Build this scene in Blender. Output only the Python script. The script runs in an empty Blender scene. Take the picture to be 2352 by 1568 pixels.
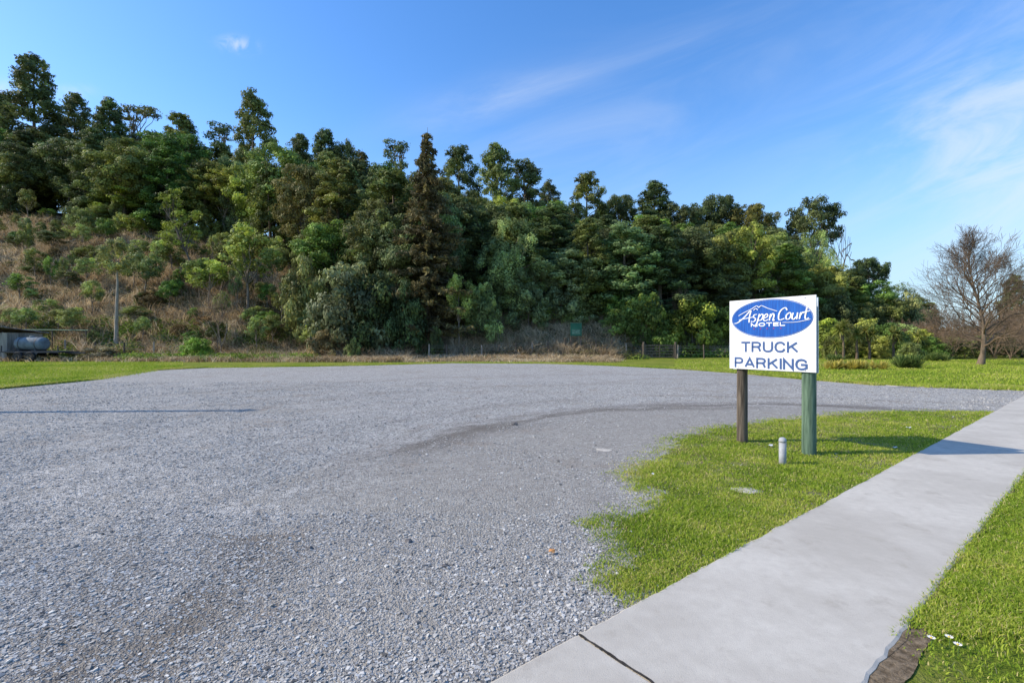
import bpy, bmesh, math, random
import numpy as np
from mathutils import Vector, Euler
rng=np.random.default_rng(7); random.seed(7)
col=bpy.context.scene.collection
F=1110.67;CX=1176.;HY=785.;H=1.6
def G(px,py):
    D=F*H/(py-HY); return ((px-CX)/F*D,D)
def nrm(a): return a/np.maximum(np.linalg.norm(a,axis=-1,keepdims=True),1e-9)
# ---------------------------------------------------------------- nodes
def newmat(name):
    m=bpy.data.materials.new(name); m.use_nodes=True; t=m.node_tree; t.nodes.clear(); return m,t
def nd(t,typ,ins=None,**p):
    n=t.nodes.new(typ)
    for k,v in p.items(): setattr(n,k,v)
    for k,v in (ins or {}).items():
        s=n.inputs[k]
        if isinstance(v,bpy.types.NodeSocket): t.links.new(v,s)
        else: s.default_value=v
    return n
def ma(t,op,a,b=0.0,c=None,clamp=False):
    d={0:a,1:b}
    if c is not None: d[2]=c
    return nd(t,'ShaderNodeMath',d,operation=op,use_clamp=clamp).outputs[0]
def c4(c): return (c[0],c[1],c[2],1) if not isinstance(c,bpy.types.NodeSocket) else c
def mx(t,f,a,b,blend='MIX'):
    return nd(t,'ShaderNodeMix',{0:f,6:c4(a),7:c4(b)},data_type='RGBA',blend_type=blend).outputs[2]
def noi(t,vec,scale,detail=4,rough=.55,dist=0.0):
    return nd(t,'ShaderNodeTexNoise',{'Vector':vec,'Scale':scale,'Detail':detail,'Roughness':rough,'Distortion':dist}).outputs['Fac']
def mr(t,v,a,b,c=0.0,d=1.0):
    return nd(t,'ShaderNodeMapRange',{0:v,1:a,2:b,3:c,4:d},interpolation_type='SMOOTHSTEP').outputs[0]
def bump(t,h,strength,dist,nrmv=None):
    d={'Height':h,'Strength':strength,'Distance':dist}
    if nrmv is not None: d['Normal']=nrmv
    return nd(t,'ShaderNodeBump',d).outputs[0]
def out(t,sh):
    o=t.nodes.new('ShaderNodeOutputMaterial'); t.links.new(sh,o.inputs[0])
def prin(t,colr,rough=.8,spec=.3,normal=None,metal=0.0):
    d={'Base Color':c4(colr),'Roughness':rough,'Metallic':metal,'Specular IOR Level':spec}
    if normal is not None: d['Normal']=normal
    return nd(t,'ShaderNodeBsdfPrincipled',d).outputs[0]
def pos(t): return nd(t,'ShaderNodeNewGeometry').outputs['Position']
def objc(t): return nd(t,'ShaderNodeTexCoord').outputs['Object']
def simple(name,c,rough=.8,var=.25,scale=6,metal=0.0,spec=.3,bmp=.0,c2=None,stretch=None):
    m,t=newmat(name); v=objc(t)
    if stretch: v=nd(t,'ShaderNodeMapping',{0:v,3:stretch}).outputs[0]
    n=noi(t,v,scale,5,.6); f=mr(t,n,.3,.7)
    a=tuple(x*(1-var) for x in c); b=c2 or tuple(min(1,x*(1+var)) for x in c)
    k=mx(t,f,a,b); nn=bump(t,n,bmp,.02) if bmp else None
    out(t,prin(t,k,rough,spec,nn,metal)); return m
def leafmat(name,trans=.3):
    m,t=newmat(name)
    oi=nd(t,'ShaderNodeObjectInfo')
    tone=nd(t,'ShaderNodeAttribute',attribute_name='tone').outputs['Fac']
    n=noi(t,objc(t),.5,2)
    k=ma(t,'MULTIPLY',tone,mr(t,n,.3,.7,.65,1.35))
    cc=nd(t,'ShaderNodeCombineXYZ',{0:k,1:k,2:k}).outputs[0]
    c=mx(t,1.0,oi.outputs['Color'],cc,'MULTIPLY')
    c=mx(t,ma(t,'MULTIPLY',mr(t,tone,1.0,1.6),.4),c,mx(t,1.0,c,(1.45,1.3,.7),'MULTIPLY'))
    p=prin(t,c,.6,.2)
    tr=nd(t,'ShaderNodeBsdfTranslucent',{0:c}).outputs[0]
    out(t,nd(t,'ShaderNodeMixShader',{0:trans,1:p,2:tr}).outputs[0]); return m
M={}
M['leaf']=leafmat('foliage')
M['bark']=simple('bark',(.16,.125,.09),.9,.45,3,stretch=(3,3,.5))
M['palebark']=simple('pale_bark',(.25,.20,.15),.9,.4,3,stretch=(3,3,.5))
M['brownbark']=simple('brown_bark',(.17,.125,.085),.9,.4,3,stretch=(3,3,.5))
M['twig']=simple('twigs',(.15,.105,.07),.9,.3,1.5)
M['twigbrown']=simple('brown_twigs',(.20,.14,.09),.9,.35,1.5)
M['white']=simple('white_sign_paint',(.80,.79,.78),.45,.03,3,spec=.4)
M['backw']=simple('back_panel_paint',(.58,.62,.68),.4,.05,3)
M['navy']=simple('navy_lettering',(.05,.105,.26),.5,.08,20,spec=.3)
M['blue']=simple('blue_logo_paint',(.006,.070,.34),.55,.1,5,c2=(.012,.125,.48),spec=.25,stretch=(9,1,.5))
M['wlet']=simple('white_lettering',(.82,.82,.82),.4,.02,5)
M['red']=simple('faded_red_paint',(.30,.05,.22),.5,.1,5)
M['galv']=simple('galvanised_steel',(.38,.39,.41),.5,.15,4,metal=.5)
M['pvc']=simple('grey_pipe',(.36,.365,.37),.55,.15,15)
M['darkwood']=simple('weathered_timber',(.115,.09,.066),.9,.5,4,stretch=(6,6,.6),bmp=.5)
M['greenwood']=simple('green_treated_timber',(.085,.15,.095),.85,.45,4,stretch=(6,6,.5),bmp=.4,c2=(.16,.235,.155))
M['greywood']=simple('grey_timber',(.33,.28,.22),.9,.35,4,stretch=(5,5,.6))
M['wire']=simple('fence_wire',(.25,.25,.25),.5,.1,2,metal=.6)
M['shed']=simple('weathered_shed_boards',(.30,.27,.24),.9,.35,1.5,stretch=(3,3,.4))
M['rust']=simple('rusty_iron',(.17,.13,.10),.8,.5,2,c2=(.28,.26,.24))
M['black']=simple('black_rubber',(.02,.02,.022),.8,.2,5)
M['steel']=simple('dark_trailer_steel',(.05,.05,.055),.6,.3,3)
M['tank']=simple('pale_tank_paint',(.17,.20,.22),.65,.3,2,spec=.15)
M['dgreen']=simple('dark_green_board',(.02,.12,.07),.5,.2,2)
M['conc']=simple('pale_concrete',(.48,.43,.36),.95,.2,8,bmp=.4)
M['rock']=simple('dark_rock',(.13,.12,.115),.9,.4,20,bmp=.6)
M['orange']=simple('dead_orange_leaf',(.62,.28,.09),.7,.2,30)
M['petal']=simple('daisy_petals',(.85,.80,.78),.6,.04,30)
M['yolk']=simple('daisy_centre',(.7,.5,.05),.7,.1,30)
M['stem']=simple('daisy_stem',(.10,.17,.04),.7,.1,30)
M['paper']=simple('litter_paper',(.62,.62,.64),.7,.15,30)
M['joint']=simple('dirt_filled_joint',(.045,.038,.03),1.0,.5,25)
m,t=newmat('soil'); v=pos(t); n=noi(t,v,22,6,.75)
out(t,prin(t,mx(t,mr(t,n,.35,.65),(.12,.085,.05),(.32,.24,.155)),1.0,.1,bump(t,n,1.0,.03))); M['soil']=m
def grass_ground(name,a,b,d_,dirt,lo=.52):
    m,t=newmat(name); v=pos(t)
    n1=noi(t,v,.5,6,.65); n2=noi(t,v,9,5,.7); n3=noi(t,v,60,3,.7)
    g=mx(t,mr(t,n1,.35,.65),a,b)
    g=mx(t,mr(t,n2,.35,.7),mx(t,1.0,g,(.62,.62,.62),'MULTIPLY'),g)
    g=mx(t,ma(t,'MULTIPLY',mr(t,noi(t,v,1.7,6,.7),lo,lo+.2),dirt),g,d_)
    out(t,prin(t,g,.95,.1,bump(t,ma(t,'ADD',n3,n2),.8,.04))); return m
M['lawn']=grass_ground('lawn_grass',(.19,.255,.026),(.32,.33,.05),(.40,.32,.13),.5)
M['island']=grass_ground('verge_thatch',(.17,.19,.045),(.26,.25,.07),(.30,.25,.17),.8,.45)

# gravel
m,t=newmat('gravel_surface'); v=pos(t)
sx=nd(t,'ShaderNodeSeparateXYZ',{0:v})
dx=ma(t,'SUBTRACT',sx.outputs[0],6.0); dy=ma(t,'SUBTRACT',sx.outputs[1],4.0)
warp=ma(t,'MULTIPLY',ma(t,'SUBTRACT',noi(t,v,.35,3),.5),1.6)
r=ma(t,'ADD',ma(t,'SQRT',ma(t,'ADD',ma(t,'MULTIPLY',dx,dx),ma(t,'MULTIPLY',dy,dy))),warp)
an=ma(t,'ARCTAN2',dy,dx)
pv=nd(t,'ShaderNodeCombineXYZ',{0:ma(t,'MULTIPLY',r,2.2),1:ma(t,'MULTIPLY',an,2.5),2:0.0}).outputs[0]
streak=noi(t,pv,1.0,5,.62)
def band(c,w): return ma(t,'SUBTRACT',1.0,mr(t,ma(t,'ABSOLUTE',ma(t,'SUBTRACT',r,c)),0.0,w))
big=noi(t,v,.22,5,.6); mid=noi(t,v,1.3,6,.65)
bands=ma(t,'ADD',ma(t,'ADD',band(8.2,1.0),ma(t,'MULTIPLY',band(10.1,.5),.35)),ma(t,'ADD',ma(t,'MULTIPLY',band(14.5,1.0),.22),ma(t,'MULTIPLY',band(19.5,1.1),.22)))
tracks=ma(t,'MULTIPLY',ma(t,'MULTIPLY',bands,mr(t,streak,.34,.58)),mr(t,an,3.1,2.6),clamp=True)
dirtm=ma(t,'ADD',ma(t,'MULTIPLY',mr(t,streak,.50,.68),.4),ma(t,'MULTIPLY',mr(t,ma(t,'ADD',ma(t,'MULTIPLY',big,.5),ma(t,'MULTIPLY',mid,.5)),.49,.61),.7),clamp=True)
inner=ma(t,'SUBTRACT',1.0,mr(t,ma(t,'ABSOLUTE',ma(t,'SUBTRACT',r,6.2)),.8,2.8))
vor=nd(t,'ShaderNodeTexVoronoi',{'Vector':v,'Scale':50.0,'Randomness':1.0})
vor2=nd(t,'ShaderNodeTexVoronoi',{'Vector':v,'Scale':110.0,'Randomness':1.0})
vor3=nd(t,'ShaderNodeTexVoronoi',{'Vector':v,'Scale':17.0,'Randomness':1.0})
vcol=nd(t,'ShaderNodeSeparateColor',{0:vor.outputs['Color']}).outputs[0]
vcol2=nd(t,'ShaderNodeSeparateColor',{0:vor2.outputs['Color']}).outputs[1]
vcol3=nd(t,'ShaderNodeSeparateColor',{0:vor3.outputs['Color']}).outputs[1]
vs_=ma(t,'ADD',ma(t,'ADD',ma(t,'MULTIPLY',vcol,.4),ma(t,'MULTIPLY',vcol2,.4)),ma(t,'MULTIPLY',vcol3,.2))
st=mx(t,mr(t,vs_,.18,.82),(.165,.156,.142),(.68,.645,.585))
st=mx(t,ma(t,'MULTIPLY',mr(t,noi(t,v,3.,6,.7),.4,.65),.3),st,(.225,.212,.19))
dirt=mx(t,noi(t,v,30,5,.7),(.22,.195,.16),(.40,.36,.30))
base=mx(t,ma(t,'MULTIPLY',ma(t,'MAXIMUM',dirtm,ma(t,'MULTIPLY',inner,.8)),.72),st,dirt)
base=mx(t,ma(t,'MULTIPLY',tracks,.78),base,(.14,.115,.088))
base=mx(t,ma(t,'MULTIPLY',mr(t,noi(t,v,.9,5,.65),.56,.70),.45),base,(.29,.225,.165))
hh=ma(t,'ADD',ma(t,'ADD',vor.outputs['Distance'],ma(t,'MULTIPLY',vor2.outputs['Distance'],.6)),ma(t,'MULTIPLY',noi(t,v,3,6,.65),1.8))
out(t,prin(t,base,.9,.2,bump(t,hh,.8,.018))); M['gravel']=m
m,t=newmat('gravel_stones')
tone=nd(t,'ShaderNodeAttribute',attribute_name='tone').outputs['Fac']
out(t,prin(t,mx(t,tone,(.12,.113,.105),(.66,.63,.575)),.85,.2)); M['stone']=m

m,t=newmat('footpath_concrete'); v=pos(t)
n1=noi(t,v,.9,5,.65); n2=noi(t,v,14,5,.7); n3=noi(t,v,160,2,.6)
c=mx(t,mr(t,n1,.3,.7),(.46,.415,.345),(.60,.55,.465))
c=mx(t,ma(t,'MULTIPLY',mr(t,n2,.3,.7),.35),c,(.42,.375,.31))
c=mx(t,ma(t,'MULTIPLY',mr(t,n3,.56,.75),.45),c,(.29,.26,.215))
c=mx(t,ma(t,'MULTIPLY',mr(t,noi(t,v,3.3,6,.75),.54,.70),.45),c,(.34,.295,.235))
out(t,prin(t,c,.9,.2,bump(t,ma(t,'ADD',n2,n3),.35,.006))); M['path']=m

m,t=newmat('hillside_ground'); v=pos(t)
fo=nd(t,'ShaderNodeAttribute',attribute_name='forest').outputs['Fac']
n1=noi(t,v,.25,6,.65); n2=noi(t,v,1.6,6,.7)
c=mx(t,mr(t,n2,.35,.65),(.24,.17,.09),(.56,.43,.25))
c=mx(t,ma(t,'MULTIPLY',mr(t,n1,.48,.6),.65),c,(.15,.19,.05))
c=mx(t,ma(t,'MULTIPLY',mr(t,noi(t,v,.7,5,.7),.52,.62),.75),c,(.11,.08,.045))
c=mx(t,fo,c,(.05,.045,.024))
out(t,prin(t,c,1.0,.05,bump(t,ma(t,'ADD',n2,noi(t,v,6,4,.7)),1.0,.35))); M['hill']=m

def blademat(name,stops):
    m,t=newmat(name)
    tone=nd(t,'ShaderNodeAttribute',attribute_name='tone').outputs['Fac']
    rp=nd(t,'ShaderNodeValToRGB',{0:tone}); e=rp.color_ramp.elements
    e[0].position=stops[0][0]; e[0].color=c4(stops[0][1]); e[1].position=stops[-1][0]; e[1].color=c4(stops[-1][1])
    for s in stops[1:-1]:
        q=e.new(s[0]); q.color=c4(s[1])
    c=rp.outputs[0]
    p=prin(t,c,.6,.15); tr=nd(t,'ShaderNodeBsdfTranslucent',{0:c}).outputs[0]
    out(t,nd(t,'ShaderNodeMixShader',{0:.35,1:p,2:tr}).outputs[0]); return m
M['blade']=blademat('grass_blades',[(0,(.13,.21,.018)),(.4,(.29,.40,.035)),(.7,(.46,.50,.07)),(1,(.66,.54,.24))])
M['dry']=blademat('dry_grass_blades',[(0,(.18,.125,.065)),(.35,(.44,.32,.18)),(.75,(.68,.53,.33)),(1,(.78,.65,.45))])
M['weed']=blademat('weed_leaves',[(0,(.08,.14,.02)),(.6,(.20,.30,.04)),(1,(.38,.45,.08))])
M['scrub']=blademat('scrub_leaves',[(0,(.05,.06,.022)),(.6,(.13,.14,.045)),(1,(.26,.20,.08))])
M['flax']=blademat('flax_leaves',[(0,(.18,.18,.03)),(.5,(.58,.49,.10)),(1,(.75,.64,.22))])
M['cabb']=blademat('cabbage_tree_leaves',[(0,(.08,.11,.025)),(.5,(.26,.29,.06)),(1,(.50,.45,.15))])
M['gflax']=blademat('green_flax_leaves',[(0,(.05,.09,.025)),(.5,(.14,.20,.05)),(1,(.30,.34,.10))])

# ---------------------------------------------------------------- mesh helpers
def npmesh(name,V,Fc,mat,tone=None,smooth=False,attr='tone',dom='FACE'):
    V=np.asarray(V,dtype=np.float32).reshape(-1,3); Fc=np.asarray(Fc,dtype=np.int32)
    me=bpy.data.meshes.new(name); m_,k=Fc.shape
    me.vertices.add(len(V)); me.vertices.foreach_set('co',V.ravel())
    me.loops.add(m_*k); me.loops.foreach_set('vertex_index',Fc.ravel())
    me.polygons.add(m_); me.polygons.foreach_set('loop_start',np.arange(0,m_*k,k,dtype=np.int32))
    me.update(calc_edges=True)
    me.polygons.foreach_set('use_smooth',np.full(m_,smooth))
    if tone is not None:
        a=me.attributes.new(attr,'FLOAT',dom); a.data.foreach_set('value',np.asarray(tone,dtype=np.float32))
    me.materials.append(mat); me.update(); return me
def ob(name,me,parent=None,loc=None):
    o=bpy.data.objects.new(name,me); col.objects.link(o)
    if parent: o.parent=parent
    if loc is not None: o.location=loc
    return o
def tag(o,label=None,cat=None,group=None,kind=None):
    if label:o['label']=label
    if cat:o['category']=cat
    if group:o['group']=group
    if kind:o['kind']=kind
    return o
def thing(name,label,cat,loc=(0,0,0),rz=0,group=None):
    o=bpy.data.objects.new(name,None); col.objects.link(o); o.location=loc; o.rotation_euler=(0,0,rz); o.empty_display_size=.2
    return tag(o,label,cat,group)
class MB:
    def __init__(s): s.v=[];s.f=[]
    def add(s,v,f):
        k=len(s.v); s.v+= [tuple(map(float,p)) for p in v]; s.f+=[tuple(i+k for i in q) for q in f]; return s
    def box(s,c,d,rz=0,rx=0,ry=0):
        R=Euler((rx,ry,rz)).to_matrix(); vs=[]
        for x in(-.5,.5):
            for y in(-.5,.5):
                for z in(-.5,.5): vs.append(tuple(Vector(c)+R@Vector((x*d[0],y*d[1],z*d[2]))))
        return s.add(vs,[(0,1,3,2),(4,6,7,5),(0,4,5,1),(2,3,7,6),(0,2,6,4),(1,5,7,3)])
    def cyl(s,p0,p1,r0,r1=None,n=12,caps=True):
        r1=r0 if r1 is None else r1
        a=Vector(p0);b=Vector(p1);z=(b-a).normalized(); x=z.orthogonal().normalized(); y=z.cross(x); vs=[]
        for p,r in((a,r0),(b,r1)):
            for i in range(n):
                an=2*math.pi*i/n; vs.append(p+x*math.cos(an)*r+y*math.sin(an)*r)
        f=[(i,(i+1)%n,n+(i+1)%n,n+i) for i in range(n)]
        if caps: f+= [tuple(range(n))[::-1],tuple(range(n,2*n))]
        return s.add(vs,f)
    def lathe(s,prof,c=(0,0,0),n=20,axis='z'):
        vs=[];f=[]
        for r,z in prof:
            for i in range(n):
                an=2*math.pi*i/n; q=(r*math.cos(an),r*math.sin(an),z)
                if axis=='x': q=(z,q[0],q[1])
                if axis=='y': q=(q[0],z,q[1])
                vs.append((q[0]+c[0],q[1]+c[1],q[2]+c[2]))
        for k in range(len(prof)-1):
            for i in range(n): f.append((k*n+i,k*n+(i+1)%n,(k+1)*n+(i+1)%n,(k+1)*n+i))
        f+=[tuple(range(n))[::-1],tuple(range((len(prof)-1)*n,len(prof)*n))]
        return s.add(vs,f)
    def build(s,name,mat,parent=None,loc=None,smooth=False):
        me=bpy.data.meshes.new(name); me.from_pydata(s.v,[],s.f); me.materials.append(mat)
        if smooth: me.polygons.foreach_set('use_smooth',[True]*len(me.polygons))
        me.update(); return ob(name,me,parent,loc)
class Tubes:
    def __init__(s): s.V=[];s.F=[];s.n=0
    def add(s,P,R,k=6):
        P=np.asarray(P,float);R=np.asarray(R,float);n=len(P)
        T=nrm(np.gradient(P,axis=0)); ref=np.array([1.,0,0]) if abs(T[0,0])<.8 else np.array([0,1.,0])
        A=nrm(np.cross(T,ref)); B=np.cross(T,A); an=np.arange(k)*2*np.pi/k
        V=P[:,None,:]+R[:,None,None]*(np.cos(an)[None,:,None]*A[:,None,:]+np.sin(an)[None,:,None]*B[:,None,:])
        i=np.arange(n-1)[:,None]*k; j=np.arange(k)[None,:]; j2=(j+1)%k
        Fq=np.stack([i+j,i+j2,i+k+j2,i+k+j],-1).reshape(-1,4)+s.n
        s.V.append(V.reshape(-1,3)); s.F.append(Fq); s.n+=n*k
    def mesh(s,name,mat): return npmesh(name,np.concatenate(s.V),np.concatenate(s.F),mat,smooth=True)
def inpoly(x,y,P):
    c=np.zeros(len(x),bool); n=len(P); j=n-1
    for i in range(n):
        xi,yi=P[i];xj,yj=P[j]
        if yi!=yj:
            k=((yi>y)!=(yj>y))&(x<(xj-xi)*(y-yi)/(yj-yi)+xi); c^=k
        j=i
    return c
def pdist(x,y,P):
    P=np.array(P); o=np.full(len(x),1e9)
    for a,b in P: o=np.minimum(o,(x-a)**2+(y-b)**2)
    return np.sqrt(o)
def rough_poly(P,step,amp,seed):
    r=random.Random(seed); o=[]; n=len(P)
    for i in range(n):
        a=P[i];b=P[(i+1)%n]; L=math.hypot(b[0]-a[0],b[1]-a[1]); k=max(1,min(400,int(L/step)))
        for q in range(k):
            f=q/k; o.append((a[0]+(b[0]-a[0])*f+r.gauss(0,amp),a[1]+(b[1]-a[1])*f+r.gauss(0,amp)))
    return o
def sheet(name,P,z,mat):
    me=bpy.data.meshes.new(name); me.from_pydata([(x,y,z) for x,y in P],[],[tuple(range(len(P)))])
    if me.polygons[0].normal.z<0: me.flip_normals()
    me.materials.append(mat); o=ob(name,me); o['kind']='structure'; return o
def nz(x,y,s=1.0,sd=0.0):
    x=x*s+sd;y=y*s-sd*1.7
    return (np.sin(x*1.7+1.3*np.sin(y*1.1))+np.sin(y*2.3+1.1*np.sin(x*1.9+.5))+.6*np.sin(x*4.1+y*3.3)+.5*np.sin(y*5.7-x*4.9+1.))/3.1

# ---------------------------------------------------------------- terrain
KP=[-700,0,350,650,1000,1400,1520,1700,1870,2000,2100,2250]
KS=[1.0,1.0,.9,.75,.68,.65,.6,.5,.45,.3,.12,.02]
KH=[36,36,34,30,22,19,18,16,14,6,1.5,.2]
KF=[41,41,41,42,42.5,43.5,49,51,54,58,62,70]
def terr(x,y):
    x=np.asarray(x,float);y=np.asarray(y,float)
    px=CX+F*x/np.maximum(y,1.)
    sl=np.interp(px,KP,KS);Hm=np.interp(px,KP,KH);ft=np.interp(px,KP,KF)
    s=np.clip(y-ft,0,None); e=s*s/(s+3)
    return Hm*(1-np.exp(-sl*e/Hm))+(.6*nz(x,y,.25)+.25*nz(x,y,.9,3.))*np.clip(s/7,0,1)*np.clip(Hm/8,0,1)
def tz(x,y): return float(terr(np.array([x]),np.array([y]))[0])
DP=[-700,0,200,330,450,650,720,900,980,1060,1200,1400,1450,1540,1700,1900,2100]
DM=[74,74,69,65,66,62,48,46,47.5,49.5,50,51,52,53,58,61,62]
def dmin(px): return np.interp(px,DP,DM)
me=bpy.data.meshes.new('ground'); S=2500
me.from_pydata([(-S,-S/5,0),(S,-S/5,0),(S,S,0),(-S,S,0)],[],[(0,1,2,3)]); me.materials.append(M['lawn']); ob('ground',me)['kind']='structure'
A=np.arange(-800,2500,14.); Dd=np.concatenate([np.arange(38,75,.7),np.arange(75,190,2.5)])
AA,DD=np.meshgrid(A,Dd); X=(AA-CX)/F*DD; Z=terr(X,DD); ft=np.interp(AA,KP,KF); Z=np.where(DD<ft+.3,-.06,Z)
nA=len(A); ii=(np.arange(len(Dd)-1)[:,None]*nA+np.arange(nA-1)[None,:]).ravel()
Fq=np.stack([ii,ii+1,ii+nA+1,ii+nA],-1)
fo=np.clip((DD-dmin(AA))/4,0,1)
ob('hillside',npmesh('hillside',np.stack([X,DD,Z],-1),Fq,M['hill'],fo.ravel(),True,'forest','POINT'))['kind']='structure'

# gravel + path
d=np.array([.785,.6195]); n_=np.array([.6195,-.785])
def PT(tt,oo): return tuple(d*tt+n_*oo)
far=[(-60,895),(0,895),(150,880),(330,853),(470,846),(700,843),(860,840),(1040,835),(1240,836),(1400,841),(1560,849),(1700,859),(1850,873),(2000,885),(2200,893),(2352,898)]
farw=[(-40,14.)]+[G(*p) for p in far]+[(17.6,16.3)]
gp=farw+[PT(18,-1.3),PT(10,-1.3),PT(1.5,-1.3),PT(-4,-1.3),(-40,-6)]
sheet('gravel_parking_area',rough_poly(gp,.35,.06,3),.004,M['gravel'])
isl=[G(*p) for p in [(2290,946),(2150,943),(2040,944),(1930,946),(1850,956),(1760,962),(1700,972),(1620,980),(1570,992),(1510,1012),(1500,1035),(1440,1065),(1405,1088),(1440,1110),(1475,1140),(1420,1170),(1345,1195),(1355,1225),(1385,1255),(1350,1290),(1345,1330),(1400,1365),(1420,1400)]]
isl+= [PT(2.45,-1.8),PT(4,-1.8),PT(8,-1.8),PT(15.5,-1.8)]
isd=rough_poly(isl,.07,.0,5); isr=[]
for (x,y) in isd:
    off=x*n_[0]+y*n_[1]
    if off>-1.85: isr.append((x,y)); continue
    k=.10*float(nz(np.array([x]),np.array([y]),3.1,2.)[0])+.07*float(nz(np.array([x]),np.array([y]),8.,1.)[0])+random.gauss(0,.012)
    isr.append((x+k*.8,y-k*.5))
bd=[p for p in isr if (p[0]*n_[0]+p[1]*n_[1])<-1.86]
# thatch sheet built from small cells so that its margin is ragged
cs=.035; gx_,gy_=np.meshgrid(np.arange(.3,12,cs),np.arange(2.6,11.8,cs)); cxs=gx_.ravel();cys=gy_.ravel()
offc=(cxs+cs/2)*n_[0]+(cys+cs/2)*n_[1]; kc=(offc<-1.815)&(offc>-7); cxs=cxs[kc];cys=cys[kc]
ic=inpoly(cxs+cs/2,cys+cs/2,isr); cxs=cxs[ic];cys=cys[ic]; dc=pdist(cxs,cys,bd)
kc=dc>.20+.10*nz(cxs,cys,5.,2.)+.10*np.random.default_rng(3).random(len(cxs)); cxs=cxs[kc];cys=cys[kc]
Vc=np.stack([np.stack([cxs,cys,0*cxs+.007],-1),np.stack([cxs+cs,cys,0*cxs+.007],-1),np.stack([cxs+cs,cys+cs,0*cxs+.007],-1),np.stack([cxs,cys+cs,0*cxs+.007],-1)],1)
ob('grass_verge',npmesh('grass_verge',Vc,np.arange(len(cxs)*4).reshape(-1,4),M['island']))['kind']='structure'
def slab(name,t0,t1,seed):
    r=random.Random(seed); k=int((t1-t0)/.15) if t1<30 else 260
    ts=[t0+(t1-t0)*(i/k)**(1 if t1<30 else 1.8) for i in range(k+1)]
    mb=MB(); vs=[];f=[]
    for q in ts:
        a=-1.84+r.gauss(0,.005)+.004*math.sin(q*1.3);b=-.75+r.gauss(0,.005)+.005*math.sin(q*.9)
        for o_,z in((a,-.05),(a,.011),(a+.014,.018),(b-.014,.018),(b,.011),(b,-.05)):
            p=PT(q,o_); vs.append((p[0],p[1],z))
    for i in range(k):
        for j in range(5): f.append((i*6+j,i*6+j+1,i*6+6+j+1,i*6+6+j))
    f+= [tuple(range(6))[::-1],tuple(range(k*6,k*6+6))]
    o=mb.add(vs,f).build(name,M['path']); o['kind']='structure'
slab('footpath',1.912,75,1); slab('footpath',-5,1.893,2)
mb=MB();vs=[]
for i in range(41):
    q=-1.83+1.07*i/40; c_=1.9025+random.gauss(0,.002); w_=.0085+random.uniform(-.003,.003)
    for s_ in(-1,1): p=PT(c_+s_*w_,q); vs.append((p[0],p[1],.021))
mb.add(vs,[(2*i,2*i+1,2*i+3,2*i+2) for i in range(40)]); mb.build('footpath_joint',M['joint'])['kind']='structure'
def blob(cx,cy,rx,ry,n=40,sd=1,rot=0):
    r=random.Random(sd);o=[]
    for i in range(n):
        a=2*math.pi*i/n; k=1+.14*math.sin(3*a+sd)+.08*math.sin(7*a+sd*2)+r.uniform(-.06,.06)
        x=rx*k*math.cos(a);y=ry*k*math.sin(a); o.append((cx+x*math.cos(rot)-y*math.sin(rot),cy+x*math.sin(rot)+y*math.cos(rot)))
    return o
sc0=PT(2.95,-.74); soilp=blob(sc0[0],sc0[1],.50,.12,60,3,math.atan2(d[1],d[0])); sheet('soil_patch',soilp,.008,M['soil'])
sp2=[PT(3.0+i*.25,-.74+.035*math.sin(i*1.9)+.015*math.sin(i*4.1)) for i in range(40)]+[PT(3.0+i*.25,-.80) for i in range(39,-1,-1)]
sheet('soil_edge',sp2,.010,M['soil'])
# ---------------------------------------------------------------- stones
def stones(n,D0,D1,power,s0,s1,seed):
    r=np.random.default_rng(seed)
    u=r.random(n); D=D0*(D1/D0)**(u**power); X=(r.random(n)*2-1)*(1.12*D+.3)
    keep=inpoly(X,D,gp); off=X*n_[0]+D*n_[1]
    keep&=~((off>-1.85)&(off<-.7)); inn=inpoly(X,D,isr); keep&=~(inn&(r.random(n)>.12))
    dens=nz(X,D,.9)+.6*nz(X,D,2.3,4.)+.5*nz(X,D,.4,8.)
    rr=np.hypot(X-6,D-4); dens=np.where((rr>4.2)&(rr<8.8)&(D>4.5),dens-1.1,dens)
    keep&=r.random(n)<np.clip(.65+.5*dens,.08,1)
    X=X[keep];D=D[keep];m_=len(X)
    s=s0*np.exp(r.normal(0,.42,m_)); s=np.clip(s,s0*.4,s1)*(1+.05*D)
    cube=np.array([[x,y,z] for x in(-1,1) for y in(-1,1) for z in(-1,1)],float)
    V=cube[None]*(1+r.uniform(-.45,.25,(m_,8,3)))*np.stack([s,s*r.uniform(.5,.9,m_),s*r.uniform(.3,.6,m_)],-1)[:,None,:]*.5
    a=r.random(m_)*6.283; ca=np.cos(a)[:,None];sa=np.sin(a)[:,None]
    x=V[...,0]*ca-V[...,1]*sa; y=V[...,0]*sa+V[...,1]*ca; tl=r.normal(0,.3,m_)[:,None]
    z=V[...,2]+x*tl*.7
    V=np.stack([x+X[:,None],y+D[:,None],z+.004+.04*s[:,None]],-1)
    q=np.array([(0,1,3,2),(4,6,7,5),(0,4,5,1),(2,3,7,6),(0,2,6,4),(1,5,7,3)])
    Fq=(np.arange(m_)[:,None,None]*8+q[None]).reshape(-1,4)
    return V.reshape(-1,3),Fq,np.repeat(np.clip(r.normal(.5,.24,m_),0,1),6)
a=stones(400000,1.9,19,1.12,.0092,.025,2)
tag(ob('gravel_stones',npmesh('gravel_stones',a[0],a[1],M['stone'],a[2])),'loose crushed grey stones strewn over the parking area','gravel',kind='stuff')

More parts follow.
